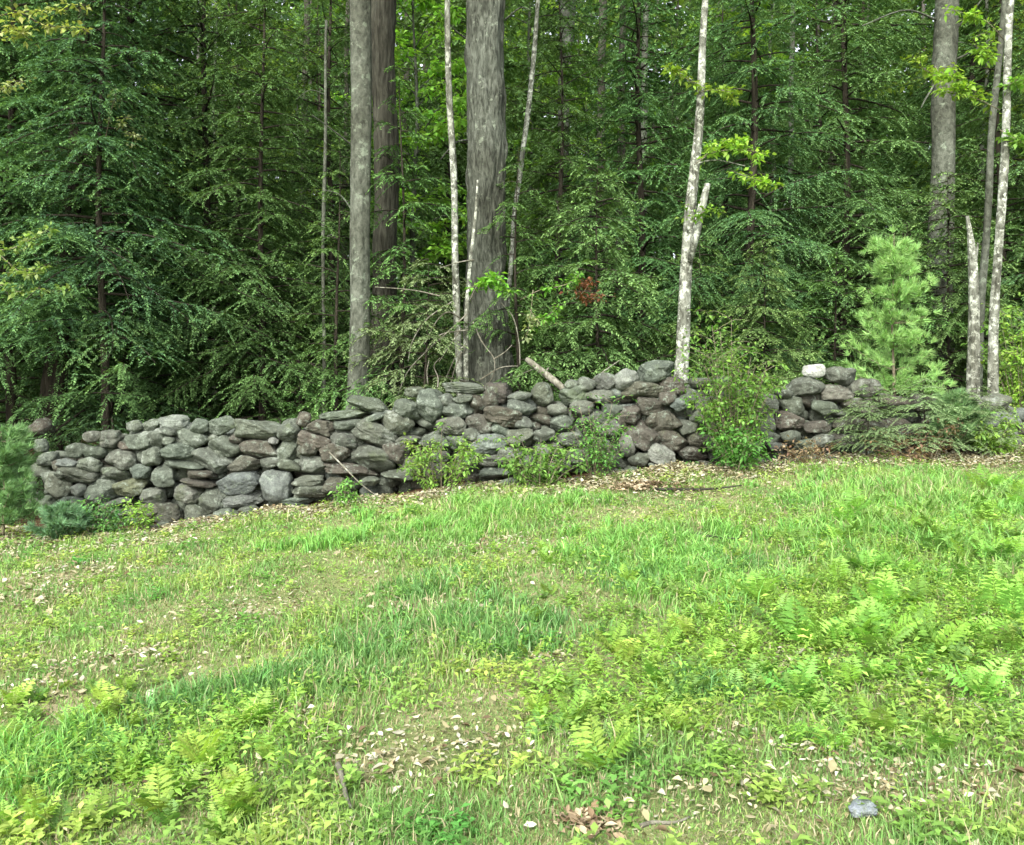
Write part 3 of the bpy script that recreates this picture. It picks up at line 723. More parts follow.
trunk_tree('slender_tree', 'short pale dead stem touching the front of the big pine', 'dead tree', [(477, 180), (475, 210), (470, 260), (467, 320), (466, 392)], [2, 3, 4, 5, 6], 11.6, B_PALE, GT, None, None, 8, .12, None, 7)
trunk_tree('slender_tree', 'thin tilted pale sapling right of the big pine', 'tree', [(539, -5), (533, 60), (526, 130), (520, 180), (514, 215), (505, 330)], [4, 5, 5, 5, 5, 6], 13.6, B_PALE, GT, None, None, 8, .06, 9, 8)
trunk_tree('tall_tree', 'distant grey-brown trunk between the tilted sapling and the pale birch', 'tree', [(567, -5), (565, 80), (563, 160), (560, 240), (558, 340)], [17, 13, 11, 9, 10], 18.5, B_GREY, GT, True, None, 12, .05, seed=9)
trunk_tree('dead_sapling', 'thin dead stem left of the twin grey trunks', 'dead tree', [(327, 20), (326, 80), (324, 200), (323, 300), (324, 400)], [3, 3, 4, 4, 5], 12.8, B_GREY, GT, None,
           stubs([[(326, 95, 0), (310, 90, -.1), (296, 100, -.2)], [(323, 240, 0), (333, 235, -.1), (345, 250, 0)]], 12, .008), 8, .08, None, 10)
trunk_tree('birch_tree', 'pale blotched birch trunk right of centre with yellow-green sprays', 'birch tree', [(707, -5), (702, 55), (697, 140), (691, 215), (685, 300), (681, 385)], [6, 8, 10, 13, 13, 15], 11.6, B_PALE, GT, None,
           lambda b, base, Y: (b.tube(np.array([at(690, 262, Y - .05), at(696, 235, Y - .1), at(702, 208, Y - .12), at(708, 184, Y - .12)]) - base, [.04, .065, .065, .045], 12, (1, 1, 1), .16, 4),
                               b.tube(curve_pts(np.array([at(693, 165, Y), at(715, 160, Y - .2), at(745, 166, Y - .4)]) - base, 8), np.linspace(.014, .004, 8), 5),
                               b.tube(curve_pts(np.array([at(697, 92, Y), at(720, 90, Y - .2), at(735, 93, Y - .3)]) - base, 8), np.linspace(.01, .003, 8), 5),
                               b.tube(curve_pts(np.array([at(698, 85, Y), at(684, 75, Y - .2), at(670, 70, Y - .3)]) - base, 8), np.linspace(.01, .003, 8), 5)), 14, .09, 10, 11)
trunk_tree('tall_tree', 'straight smooth grey trunk near the right border', 'tree', [(947, -5), (945, 80), (943, 150), (941, 200), (940, 320)], [24, 24, 24, 25, 27], 15.0, B_GREY, GT, True,
           stubs([[(955, 60, 0), (975, 50, -.3), (992, 38, -.5)], [(955, 30, 0), (972, 12, -.2), (985, -5, -.3)], [(936, 20, 0), (905, 10, -.5), (862, 26, -1)], [(934, 85, 0), (925, 100, -.3), (921, 108, -.5)]], 15, .022), 20, .04, seed=12)
trunk_tree('slender_tree', 'slim pale lichened trunk at the right border, in front of the darker one', 'tree', [(1012, -5), (1008, 80), (1002, 180), (998, 260), (994, 340), (992, 412)], [7, 8, 9, 9, 10, 11], 10.85, B_PALE, GT, None, None, 12, .07, 9, 13)
trunk_tree('slender_tree', 'darker slim trunk just left of the pale lichened one', 'tree', [(1004, -5), (998, 80), (992, 140), (986, 220), (981, 300), (978, 390)], [6, 7, 7, 8, 8, 9], 12.6, B_GREY, GT, None, None, 12, .06, 9, 14)
trunk_tree('dead_snag', 'broken blotched snag with a jagged top beside the lichened trunk', 'dead tree', [(967, 216), (969, 232), (971, 255), (973, 300), (974, 350), (973, 392)], [3, 5, 8, 10, 11, 12], 11.2, B_PALE, GT, None,
           stubs([[(975, 262, 0), (977, 250, 0), (978, 243, 0)]], 11.2, .025), 14, .16, None, 15)
lean_root, _ = trunk_tree('hemlock_tree', 'dark leaning hemlock trunk at the left end of the wall', 'hemlock tree', [(84, 40), (78, 120), (70, 220), (60, 330), (52, 420), (50, 450)], [13, 16, 19, 22, 26, 29], 12.8, B_DARK, GT, None, None, 18, .08, 9, 16)
cr = link('crown', PROTO['h2'][1], lean_root); cr.rotation_euler = (0, .08, 2.2); cr.scale = (.9, .9, .8); cr.location = (0, 0, 1.5)
cr = link('crown', PROTO['edge'][1], lean_root); cr.rotation_euler = (0, .08, .6); cr.location = (0, 0, .6)
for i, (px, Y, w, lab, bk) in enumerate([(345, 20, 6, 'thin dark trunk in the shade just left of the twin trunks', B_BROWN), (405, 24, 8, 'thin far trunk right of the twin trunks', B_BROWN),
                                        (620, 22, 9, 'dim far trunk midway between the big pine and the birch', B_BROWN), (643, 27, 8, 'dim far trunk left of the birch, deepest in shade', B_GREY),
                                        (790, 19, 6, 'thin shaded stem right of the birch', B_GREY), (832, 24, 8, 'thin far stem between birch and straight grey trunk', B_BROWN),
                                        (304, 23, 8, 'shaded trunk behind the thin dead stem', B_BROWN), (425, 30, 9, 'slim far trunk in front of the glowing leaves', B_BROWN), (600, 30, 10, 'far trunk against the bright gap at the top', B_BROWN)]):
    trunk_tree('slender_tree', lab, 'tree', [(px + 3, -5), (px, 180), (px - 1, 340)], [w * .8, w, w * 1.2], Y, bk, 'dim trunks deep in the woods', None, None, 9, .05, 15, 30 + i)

# ------------------------------------------------------------------ leafy sprays and dead branches
def spray(name, label, cat, twigs, Y, col, size, per, bark=B_TWIG, group=None, rad=.006, spread=.08, part='foliage', amt=.22, aspect=.6):
    r = R(int(twigs[0][0][0] * 7 + twigs[0][0][1]))
    base = at(*twigs[0][0][:2], Y); root = empty(name, base); tag(root, label, cat, group)
    lv, wd = MB(), MB()
    for tw in twigs:
        q = curve_pts(np.array([at(p[0], p[1], Y + (p[2] if len(p) > 2 else 0)) for p in tw]) - base, 10)
        wd.tube(q, np.linspace(rad, rad * .3, 10), 5); leaves_along(lv, r, q, per, size, col, spread, aspect, .5, amt)
        for j in range(4):
            i = r.integers(3, 10); e = q[i] + r.normal(size=3) * np.array([.14, .12, .05])
            qq = np.linspace(q[i], e, 4); wd.tube(qq, [rad * .3] * 4, 4); leaves_along(lv, r, qq, per // 3, size, col, spread * .7, aspect, .5, amt)
    wd.build('twigs', bark, root, True); lv.build(part, M_LEAF, root)
    return root


SB = (.22, .35, .05)
GB = 'yellow-green leaf sprays on the birch'
spray('leaf_spray', 'widest yellow-green spray, on the right side of the birch', 'leafy spray', [[(694, 165), (715, 152, -.2), (745, 150, -.3), (768, 155, -.4)], [(700, 160), (725, 140, -.2), (735, 148, -.2)], [(730, 170), (745, 176, -.3), (765, 182, -.3)]], 11.5, SB, .075, 75, group=GB)
spray('leaf_spray', 'top yellow-green spray, crossing the birch above the others', 'leafy spray', [[(700, 88), (685, 78, -.2), (668, 70, -.3)], [(700, 92), (715, 90, -.2), (735, 93, -.3)]], 11.5, SB, .07, 60, group=GB)
spray('leaf_spray', 'lowest small spray beside the broken stub of the birch', 'leafy spray', [[(694, 222), (703, 212, -.2), (716, 208, -.2)]], 11.45, SB, .06, 45, group=GB)
GR = 'yellow-green sprays near the right border'
spray('leaf_spray', 'yellow-green spray in front of the straight grey trunk', 'leafy spray', [[(1000, 110), (975, 98, -.1), (950, 92, -.2), (938, 88, -.2)], [(985, 100), (960, 80, -.2), (948, 75, -.2)]], 11.3, SB, .075, 70, group=GR)
spray('leaf_spray', 'small spray left of the straight grey trunk', 'leafy spray', [[(940, 75), (925, 70, -.2), (912, 55, -.3)], [(935, 66), (945, 82, -.2)]], 13, SB, .07, 45, group=GR)
spray('leaf_spray', 'spray at the top right corner between the trunks', 'leafy spray', [[(1004, 40), (985, 20, -.2), (960, 12, -.3), (945, 8, -.3)], [(1000, 30), (975, 38, -.2), (985, 60, -.2)]], 11.3, SB, .075, 60, group=GR)
spray('leaf_spray', 'leaves against the right border beside the lichened trunk', 'leafy spray', [[(1003, 90), (1018, 80, -.1), (1035, 84, -.2)], [(1000, 130), (1018, 140, -.1), (1040, 150, -.2)]], 10.8, (.18, .32, .05), .07, 70, group=GR)
GP = 'pale leaf sprays at the left border'
spray('leaf_spray', 'pale leaf spray in the top left corner on a dark bough', 'leafy spray', [[(-20, 20), (20, 12, -.1), (60, 10, -.2), (90, 5, -.3)], [(-10, 35), (15, 30, -.1), (30, 40, -.2)], [(20, 12), (45, 25, -.2), (80, 28, -.2)]], 10.9, (.27, .33, .10), .075, 46, B_DARK, GP, .012)
spray('leaf_spray', 'pale leaf spray at the left border, lower one', 'leafy spray', [[(-25, 245), (5, 250, -.1), (30, 240, -.2), (50, 228, -.2)], [(0, 255), (25, 275, -.1), (40, 268, -.2)], [(-10, 280), (20, 292, -.1), (68, 290, -.2)]], 10.9, (.21, .32, .09), .07, 60, B_TWIG, GP)
spray('leaf_spray', 'few pale leaves at the left border, middle one', 'leafy spray', [[(-20, 90), (5, 88, -.1), (28, 80, -.2)]], 10.9, (.25, .29, .12), .06, 36, B_TWIG, GP)
spray('leaf_spray', 'pale new shoots against the dark left hemlock', 'leafy spray', [[(105, 140), (112, 108, -.2), (117, 92, -.2)], [(118, 130), (124, 118, -.2)], [(132, 145), (134, 134, -.2)]], 11.7, (.24, .30, .14), .055, 20, B_TWIG, GP)
GM = 'leaf sprays around the big pine'
spray('leaf_spray', 'bright green maple spray across the front of the big pine', 'leafy spray', [[(466, 290), (480, 284, -.1), (500, 282, -.2), (512, 293, -.2)], [(480, 285), (492, 276, -.2)]], 11.4, (.18, .36, .045), .08, 60, group=GM)
spray('leaf_spray', 'light green spray above the young hemlock right of the pine', 'leafy spray', [[(520, 300), (540, 290, -.1), (565, 285, -.2), (580, 275, -.2)], [(530, 330), (545, 318, -.1), (560, 305, -.1)]], 11.5, (.15, .29, .045), .065, 50, group=GM)
spray('leaf_spray', 'pale drooping leaves beside the base of the big pine', 'leafy spray', [[(533, 290), (530, 320, -.1), (526, 340, -.1)], [(530, 310), (540, 325, -.1)]], 11.4, (.25, .32, .15), .06, 24, group=GM)
spray('dead_spray', 'red-brown dead leaf spray on the young hemlock', 'dead spray', [[(575, 300), (585, 290, -.1), (592, 280, -.1)], [(582, 296), (592, 298, -.1)], [(580, 290), (584, 278, -.1)]], 11.5, (.17, .075, .038), .055, 34, group=None, spread=.09)


def dead_branches():
    Y = 11.5
    root = empty('dead_branches', at(467, 385, Y)); off = np.array(root.location)
    tag(root, 'tangle of bare arching grey branches at the foot of the big pine', 'dead branches')
    L = [[(467, 314), (450, 330), (430, 348), (408, 371), (398, 395)], [(452, 302), (428, 318), (413, 340), (408, 362)], [(473, 322), (482, 342), (494, 359), (493, 376), (484, 388)],
         [(501, 303), (513, 317), (519, 342), (520, 365)], [(462, 328), (450, 345), (439, 362)], [(462, 352), (455, 368), (450, 386)], [(470, 300), (478, 285), (492, 277)], [(428, 384), (427, 372), (429, 360)],
         [(437, 392), (438, 378), (434, 366), (440, 358)], [(440, 296), (412, 290), (375, 287)], [(468, 330), (440, 335), (425, 352)], [(505, 385), (520, 375), (536, 368)], [(480, 380), (500, 368), (518, 366)],
         [(460, 318), (448, 312), (436, 322), (424, 345)], [(466, 345), (458, 352), (446, 378)], [(494, 359), (505, 352), (512, 345)], [(474, 260), (460, 262), (440, 268)]]
    r = R(5)
    for pl in L:
        b = MB()
        q = curve_pts(np.array([at(x, y, Y + r.normal() * .05) for x, y in pl]) - off, 14)
        b.tube(q, np.linspace(.011, .005, 14), 5)
        b.build('branch', B_DEAD, root, True)


dead_branches()


def limb(name, label, cat, pts, rad, bark, knots=()):
    pts = np.array(pts); base = pts[0].copy(); q = curve_pts(pts - base, 16)
    b = MB(); b.tube(q, np.interp(np.linspace(0, 1, 16), np.linspace(0, 1, len(rad)), rad), 10, (1, 1, 1), .10, int(abs(base[0]) * 100))
    for t, d in knots:
        p = q[int(t * 15)]; b.tube(np.linspace(p, p + np.array(d), 4), [rad[0] * .45, rad[0] * .35, rad[0] * .3, rad[0] * .2], 6)
    o = b.build(name, bark, None, True); o.location = base
    tag(o, label, cat); return o


limb('fallen_log', 'pale broken log leaning on top of the wall right of the big pine', 'log', [at(527, 359, 11.25), at(542, 371, 11.1), at(555, 381, 10.95), at(566, 391, 10.85)], [.035, .045, .045, .04], B_DEAD, [(.4, (.05, 0, .07)), (.7, (-.04, 0, .05))])
limb('fallen_branch', 'thin bare branch lying over the wall top left of the round boulders', 'branch', [at(585, 386, 10.7), at(600, 374, 10.75), at(620, 360, 10.8)], [.012, .008, .004], B_DEAD)
0 and limb('fallen_log', 'red-brown rotten fallen trunk at the right border behind the lichened trunk', 'log', [at(1045, 228, 12.2), at(1024, 248, 12.2), at(1008, 272, 12.2), at(996, 300, 12.2)], [.05, .075, .07, .04], bark_mat('rotten_wood', (.016, .010, .006), (.05, .032, .022), (.10, .072, .052), .3, 14, (.2, .2, .15), .7, .9))
limb('fallen_branch', 'bent bare stick propped against the long flat stones left of centre', 'branch', [at(329, 452, 10.2), at(345, 468, 10.12), at(362, 485, 10.05), (at(380, 498, 10.0))], [.008, .008, .006, .004], B_DEAD)


def lying(px0, py0, px1, py1, label, rad, bark=B_DEAD, sag=.03):
    a, b = on_ground(px0, py0), on_ground(px1, py1)
    P = []
    for t in np.linspace(0, 1, 5):
        x, y = a[0] + (b[0] - a[0]) * t, a[1] + (b[1] - a[1]) * t
        P.append([x, y + .012 * math.sin(t * 7), float(ground_z(x, y)) + rad + sag])
    return limb('fallen_branch', label, 'branch', P, [rad, rad * .8, rad * .4], bark)


lying(655, 494, 742, 490, 'dark stick lying in the leaf litter below the pale birch', .016, B_BROWN)
lying(690, 540, 742, 546, 'thin brown stick lying in the grass below the tallest shrub', .008, B_BROWN, .05)
lying(775, 468, 835, 455, 'bleached stick in the dead twigs near the dark hole of the wall', .012)
lying(640, 828, 690, 820, 'flat pale strip of bark in the grass at the bottom edge', .008, B_DEAD, .0)
lying(338, 775, 352, 822, 'whitish bent stalk lying in the grass at the bottom edge', .012, B_DEAD, .03)

# ------------------------------------------------------------------ soft young white pines
def pine_geo(seed, H, W, needle=.10, col=(.12, .24, .10), tufts_per=9):
    r = R(seed); lv, wd = MB(), MB(); Z = np.array([0, 0, 1.])
    zs = np.linspace(0, H, 10); wd.tube(np.stack([.02 * np.sin(zs * 3), .02 * np.cos(zs * 2), zs], 1), np.linspace(.008 * H + .004, .003, 10), 7)
    P, D = [np.array([[0, 0, H]])], [np.array([[0, 0, 1.]])]
    for h in np.arange(H * .12, H * .97, H / 9):
        q = 1 - h / H
        for k in range(r.integers(5, 8)):
            a = r.uniform(0, TAU); L = W * .5 * (.18 + .85 * q ** .8) * r.uniform(.7, 1.15); d = np.array([math.cos(a), math.sin(a), r.uniform(.2, .7)])
            b = np.array([0, 0, h]); e = b + d * L
            wd.tube(curve_pts([b, b + d * L * .5 - Z * .03, e], 5), np.linspace(.007, .003, 5), 4)
            m = tufts_per; t = r.uniform(.1, 1, m) ** .7
            p = b + d * L * t[:, None] + r.normal(0, .035 * W, (m, 3)); P.append(p); D.append(nrm(d + Z * .5 + r.normal(0, .5, (m, 3))))
    P, D = np.concatenate(P), np.concatenate(D); m = 34
    pp = np.repeat(P, m, 0) + r.normal(0, .006, (len(P) * m, 3)); dd = nrm(np.repeat(D, m, 0) + r.normal(0, .42, (len(P) * m, 3)))
    L = needle * r.uniform(.7, 1.2, len(pp)); w = nrm(np.cross(dd, r.normal(size=(len(pp), 3)))) * .0048
    lv.tris(np.stack([pp - w, pp + w, pp + dd * L[:, None]], 1), tintc(col, r, len(pp), .2, .06))
    return lv, wd


def pine_sapling(label, px, Y, geo, dz=0):
    x = (px - 512) * Y / F; root = empty('pine_sapling', (x, Y, float(ground_z(x, Y)) + dz)); tag(root, label, 'pine sapling', 'soft young pines by the wall')
    lv, wd = geo; wd.build('trunk', B_TWIG, root, True); lv.build('crown', M_PINE, root)


pine_sapling('bright soft green pine sapling above the right end of the wall', 893, 11.6, pine_geo(401, 2.75, 1.4, .11, (.23, .39, .115), 17))
pine_sapling('soft green pine sapling at the left border in front of the wall end', 2, 9.6, pine_geo(402, 1.15, 1.0, col=(.14, .28, .10), tufts_per=13))
pine_sapling('small bluish pine seedling low before the left end of the wall', 62, 9.45, pine_geo(403, .34, .6, .08, (.12, .23, .11)))
pine_sapling('knee-high pine seedling behind the feathery hemlock at the right end', 955, 10.1, pine_geo(404, .7, .8, .09, (.14, .25, .10)))
pine_sapling('tiny blue-green pine tuft on the wall top right of the twin trunks', 391, 11.0, pine_geo(405, .85, .3, .08, (.09, .2, .11)))

# ------------------------------------------------------------------ meadow
NA, NB_, NC = SinNoise(501, .55, 16, 2), SinNoise(502, 1.4, 16, 2), SinNoise(503, .9, 16, 2)
# patches measured on the photo: px, py, radius in metres (x, y), strength
TALL_DARK = [(470, 625, .55, .5), (520, 640, .4, .3), (632, 580, .45, .4), (430, 590, .5, .4), (300, 680, .45, .35), (250, 690, .3, .25), (75, 760, .42, .35), (690, 690, .25, .2), (205, 700, .25, .2), (740, 570, .3, .3), (360, 650, .4, .3)]
TALL_DARK = [(a, b, c * .68, d * .68) for a, b, c, d in TALL_DARK]
TALL_BRIGHT = [(675, 560, .6, .5), (700, 590, .5, .4), (900, 500, .9, .8), (980, 510, .9, .8), (430, 530, .6, .5), (330, 545, .4, .4), (960, 560, .7, .6), (840, 540, .6, .5), (40, 770, .25, .25), (620, 545, .4, .4), (530, 510, .5, .4)]
LITTER = [(165, 655, .35, .12), (90, 665, .3, .15), (420, 610, .35, .2), (480, 546, .45, .2), (550, 658, .22, .16), (385, 760, .3, .22), (815, 755, .22, .12), (200, 785, .15, .1), (60, 575, .8, .4), (20, 600, .5, .4), (165, 545, .5, .25), (265, 610, .4, .25),
          (590, 550, .3, .3), (730, 740, .2, .15), (940, 690, .25, .2), (780, 660, .2, .2), (460, 750, .25, .2), (900, 800, .3, .15), (40, 690, .2, .15), (985, 790, .2, .2), (640, 500, .8, .2), (870, 780, .2, .15), (700, 800, .25, .15), (410, 640, .2, .15), (300, 720, .2, .2)]


def patch(lst, x, y):
    s = np.zeros(len(x))
    for px, py, rx, ry in lst:
        cx, cy = on_ground(px, py)
        s += np.exp(-(((x - cx) / rx) ** 2 + ((y - cy) / ry) ** 2))
    return np.clip(s, 0, 1.3)


def blades(b, r, x, y, h, w, col, lean=.5, base=None):
    n = len(x); a = r.uniform(0, TAU, n); z = ground_z(x, y) - .005
    p = np.stack([x, y, z], 1); d = np.stack([np.cos(a), np.sin(a), 0 * a], 1)
    fa = a + r.normal(0, .9, n) + math.pi / 2
    s = np.stack([np.cos(fa), np.sin(fa), 0 * a], 1) * (w * .5)[:, None]
    ln = np.abs(r.normal(lean, .3, n)); ln = np.clip(ln, .05, 1.6)[:, None]
    H = h[:, None]; Z = np.array([0, 0, 1.])
    m = p + Z * H * .58 + d * H * ln * .28; t = p + Z * H * np.clip(1.05 - .32 * ln, .4, 1) + d * H * ln * .85
    V = np.stack([p - s, p + s, m + s * .8, m - s * .8, t], 1)
    i = np.arange(n)[:, None] * 5
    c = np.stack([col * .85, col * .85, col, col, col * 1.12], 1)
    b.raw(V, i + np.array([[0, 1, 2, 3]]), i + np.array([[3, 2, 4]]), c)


def scatter(r, n, y0=1.9, y1=10.5, pixel=.6):
    u = r.uniform(size=n); k = r.uniform(size=n) < pixel
    y = np.where(k, 1 / (1 / y1 + (1 / y0 - 1 / y1) * u), y0 + (y1 - y0) * np.sqrt(u))
    x = r.uniform(-1, 1, n) * (.66 * y + .9)
    return x, y


def dead_leaf(b, r, p, d, sd, L, c):
    """curled leaves with a pointed outline: four stations along the midrib"""
    n = len(p); d = nrm(d); up = nrm(np.cross(d, sd)); sd = np.cross(up, d); up = np.where(up[:, 2:] < 0, -up, up)
    W = L * r.uniform(.38, .62, n); k1, k2 = r.uniform(-.4, 1.0, n), r.uniform(-.25, .45, n); V = []
    for t, w in ((0, .06), (.28, .85), (.62, 1), (1, .05)):
        m = p + d * (L * t)[:, None] + up * (L * k2 * (t - .5) ** 2)[:, None]; ww = (W * .5 * w * r.uniform(.75, 1.2, n))[:, None]
        V += [m - sd * ww + up * ww * k1[:, None], m, m + sd * ww + up * ww * k1[:, None]]
    i = np.arange(n)[:, None] * 12; V = np.stack(V, 1); cc = np.repeat(c[:, None], 12, 1); cc = cc * r.uniform(.85, 1.12, (n, 12, 1))
    for s in range(3):
        f = np.array([[s * 3, s * 3 + 1, s * 3 + 4, s * 3 + 3], [s * 3 + 1, s * 3 + 2, s * 3 + 5, s * 3 + 4]])
        if s == 0: q = []
        q.append((i[:, None] + f[None]).reshape(-1, 4))
    b.raw(V, np.concatenate(q), None, cc)


def make_grass():
    r = R(601); b = MB()
    Y1, G1, D1, S1 = np.array([.215, .34, .09]), np.array([.15, .285, .082]), np.array([.118, .25, .07]), np.array([.37, .33, .20])
    # turf
    n = 300000; x, y = scatter(r, n)
    k = 110000; y2 = 1.9 + 8.6 * r.uniform(size=k) ** .8; x2 = np.sign(r.uniform(-1, 1, k)) * (.66 * y2 + .9 + 3.0 * r.uniform(size=k))
    x, y, n = np.concatenate([x, x2]), np.concatenate([y, y2]), n + k
    xy = np.stack([x, y], 1); lit = patch(LITTER, x, y); td = patch(TALL_DARK, x, y); tb = patch(TALL_BRIGHT, x, y)
    edge = np.clip((y - 9.55 + .28 * ((x > .5) & (x < 4.2)) - .25 * NB_(xy)) / .5, 0, 1)
    keep = r.uniform(size=n) > np.clip(.42 * lit + .93 * edge , 0, .96)
    x, y, xy, td, tb = x[keep], y[keep], xy[keep], td[keep], tb[keep]; n = len(x)
    h = (.036 + .016 * NA(xy) + .05 * np.clip(td + tb, 0, 1)) * r.lognormal(0, .35, n); h = np.clip(h, .018, .3)
    w = (.0035 + .0007 * y) * r.uniform(.7, 1.3, n)
    f = np.clip(.5 + .35 * NC(xy) + .5 * tb - .6 * td + r.normal(0, .22, n), 0, 1)[:, None]
    col = G1 * (1 - f) + Y1 * f
    g = np.clip(td * .6 - .1 + r.normal(0, .25, n), 0, 1)[:, None]; col = col * (1 - g) + D1 * g
    dry = (r.uniform(size=n) < .14 + .12 * np.clip(NB_(xy), 0, 1))[:, None]; col = np.where(dry, S1, col) * r.lognormal(0, .22, (n, 1))
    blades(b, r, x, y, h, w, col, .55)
    # flattened thatch of last year's grass
    n = 60000; x, y = scatter(r, n, 1.9, 9.9, .6)
    th = np.array([[.33, .29, .17], [.26, .24, .12], [.20, .22, .08], [.38, .35, .23]])[r.integers(0, 4, n)] * r.lognormal(0, .25, (n, 1))
    blades(b, r, x, y, r.uniform(.012, .05, n), (.003 + .0007 * y) * r.uniform(.6, 1.3, n), th, 1.35)
    # longer clumped blades in the patches
    for lst, colr, hh, per in ((TALL_DARK, D1, .11, 1000), (TALL_BRIGHT, Y1 * np.array([.82, 1.05, .9]), .13, 1800)):
        for px, py, rx, ry in lst:
            cx, cy = on_ground(px, py); m = int(per * min(1.5, rx * ry / .2) * min(1, (6 / cy)) + 500)
            nc = int(18 + 60 * rx * ry)
            ca, cb = r.normal(0, rx * .62, nc), r.normal(0, ry * .62, nc); k = r.integers(0, nc, m)
            x = cx + ca[k] + r.normal(0, .05, m); y = np.minimum(cy + cb[k] + r.normal(0, .05, m), 10.0)
            ch = r.uniform(.6, 1.25, nc)
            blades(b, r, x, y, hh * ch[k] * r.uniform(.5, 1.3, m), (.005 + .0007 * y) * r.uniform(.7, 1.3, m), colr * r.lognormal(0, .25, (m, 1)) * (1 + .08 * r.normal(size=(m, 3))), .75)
    o = b.build('grass', M_GRASS); tag(o, 'uneven spring grass over the meadow with longer darker and brighter tufts', 'grass', kind='stuff')
    # small broad weeds in the turf
    b = MB(); n = 19000; x, y = scatter(r, n, 1.9, 10.1, .5); xy = np.stack([x, y], 1)
    keep = (NB_(xy) + .5 * NA(xy) + r.normal(0, .5, n) > -.1) & (patch(LITTER, x, y) < .6); x, y = x[keep], y[keep]; n = len(x)
    m = 6; p0 = np.stack([x, y, ground_z(x, y)], 1); hh = r.uniform(.02, .10, n)
    ff = np.repeat(np.arange(n), m); a = r.uniform(0, TAU, n)[ff] + np.tile(np.arange(m), n) * 2.4 + r.normal(0, .3, n * m)
    lev = np.tile(np.linspace(.25, 1, m), n) * hh[ff]
    p = p0[ff] + np.stack([0 * a, 0 * a, lev], 1); d = np.stack([np.cos(a), np.sin(a), r.normal(.35, .25, n * m)], 1)
    L = (.025 + .025 * r.uniform(size=n))[ff] * r.uniform(.7, 1.3, n * m)
    sd = np.stack([-np.sin(a), np.cos(a), 0 * a], 1)
    c = (np.array([.18, .32, .07]) * (1 + .35 * NC(np.stack([x, y], 1))[:, None] * np.array([.6, .2, .2])))[ff] * r.lognormal(0, .25, (n * m, 1))
    b.quads(kites(p, d, sd, L, L * .5, .2, .5, .15), np.clip(c, .01, .6))
    o = b.build('meadow_weeds', M_FERN); tag(o, 'tiny broad-leaved weeds scattered through the meadow turf', 'weeds', kind='stuff')
    # narrow-lobed green sprouts standing in the turf
    b = MB(); cs, cx_, cy_ = [], [], []
    for px, py, rx, ry, m in [(630, 700, .4, .4, 420), (760, 640, .7, .6, 600), (880, 600, 1.0, .9, 1200), (960, 660, .7, .6, 600), (200, 770, .28, .25, 230), (60, 770, .25, .2, 120), (950, 540, 1.2, 1.0, 1000), (240, 730, .25, .2, 160), (540, 560, .8, .5, 160), (830, 720, .5, .3, 160)]:
        gx, gy = on_ground(px, py); cx_.append(gx + r.normal(0, rx * .75, m)); cy_.append(gy + r.normal(0, ry * .75, m))
    x, y = np.concatenate(cx_), np.concatenate(cy_); ok = (y > 1.8) & (y < 9.7); x, y = x[ok], y[ok]; n = len(x); m = 9
    ff = np.repeat(np.arange(n), m); j = np.tile(np.arange(m), n); hh = r.uniform(.05, .15, n); az = r.uniform(0, TAU, n); tl = r.uniform(.2, .9, n)
    sx = np.stack([np.cos(az), np.sin(az), 0 * az], 1); t = (j // 2 + 1) / (m // 2 + 1); sgn = np.where(j % 2, 1., -1.); sgn[j == m - 1] = 0; t[j == m - 1] = .95
    p0 = np.stack([x, y, ground_z(x, y)], 1)[ff]; p = p0 + np.array([0, 0, 1.]) * (hh[ff] * t)[:, None] + sx[ff] * (hh * tl)[ff][:, None] * (t ** 1.6)[:, None]
    pe = np.stack([-sx[:, 1], sx[:, 0], 0 * az], 1)[ff]; d = pe * sgn[:, None] + sx[ff] * .7 + np.array([0, 0, 1.]) * r.normal(.35, .3, n * m)[:, None]
    L = hh[ff] * r.uniform(.26, .5, n * m) * np.sin(np.pi * np.clip(t, .2, .85)); sd = np.cross(nrm(d), np.array([0, 0, 1.]) + r.normal(0, .3, (n * m, 3)))
    c = (np.array([.20, .355, .065]) * r.lognormal(0, .22, (n, 1)) * (1 + .07 * r.normal(size=(n, 3))))[ff] * r.lognormal(0, .1, (n * m, 1))
    b.quads(kites(p, d, sd, L, L * .32, .15, .5, .15), np.clip(c, .01, .6))
    o = b.build('fern_sprouts', M_FERN); tag(o, 'countless fresh yellow-green fern sprouts coming up through the turf', 'fern sprouts', kind='stuff')
    # last year's leaves
    b = MB(); xs, ys = [], []
    for px, py, rx, ry in LITTER:
        cx, cy = on_ground(px, py); m = int(150 * max(.3, rx * ry / .05) ** .6)
        xs.append(cx + r.normal(0, rx * .6, m)); ys.append(cy + r.normal(0, ry * .6, m))
    m = 5000; x, y = scatter(r, m, 2, 10, .3); xs.append(x); ys.append(y)
    m = 17000; x = r.uniform(-7, 7.5, m); ys.append(10.14 - np.abs(r.normal(0, .38, m)) - .12 * NC(np.stack([x, x * 0], 1)) + .1); xs.append(x)
    m = 3000; x = r.uniform(-7.5, -3.6, m); xs.append(x); ys.append(r.uniform(8.6, 10.1, m))
    m = 7000; x = r.uniform(.3, 5.5, m); xs.append(x); ys.append(10.2 - .95 * r.uniform(size=m) ** 1.4)
    m = 5000; x = r.uniform(-9, 9, m); xs.append(x); ys.append(r.uniform(11.3, 17, m))
    x, y = np.concatenate(xs), np.concatenate(ys); n = len(x); a = r.uniform(0, TAU, n)
    p = np.stack([x, y, ground_z(x, y) + r.uniform(.006, .042, n)], 1)
    d = np.stack([np.cos(a), np.sin(a), r.normal(.05, .3, n)], 1); sd = np.stack([-np.sin(a), np.cos(a), r.normal(0, .35, n)], 1)
    pal = np.array([[.31, .285, .17], [.36, .34, .23], [.21, .175, .095], [.125, .09, .048], [.265, .24, .13], [.40, .385, .29]])
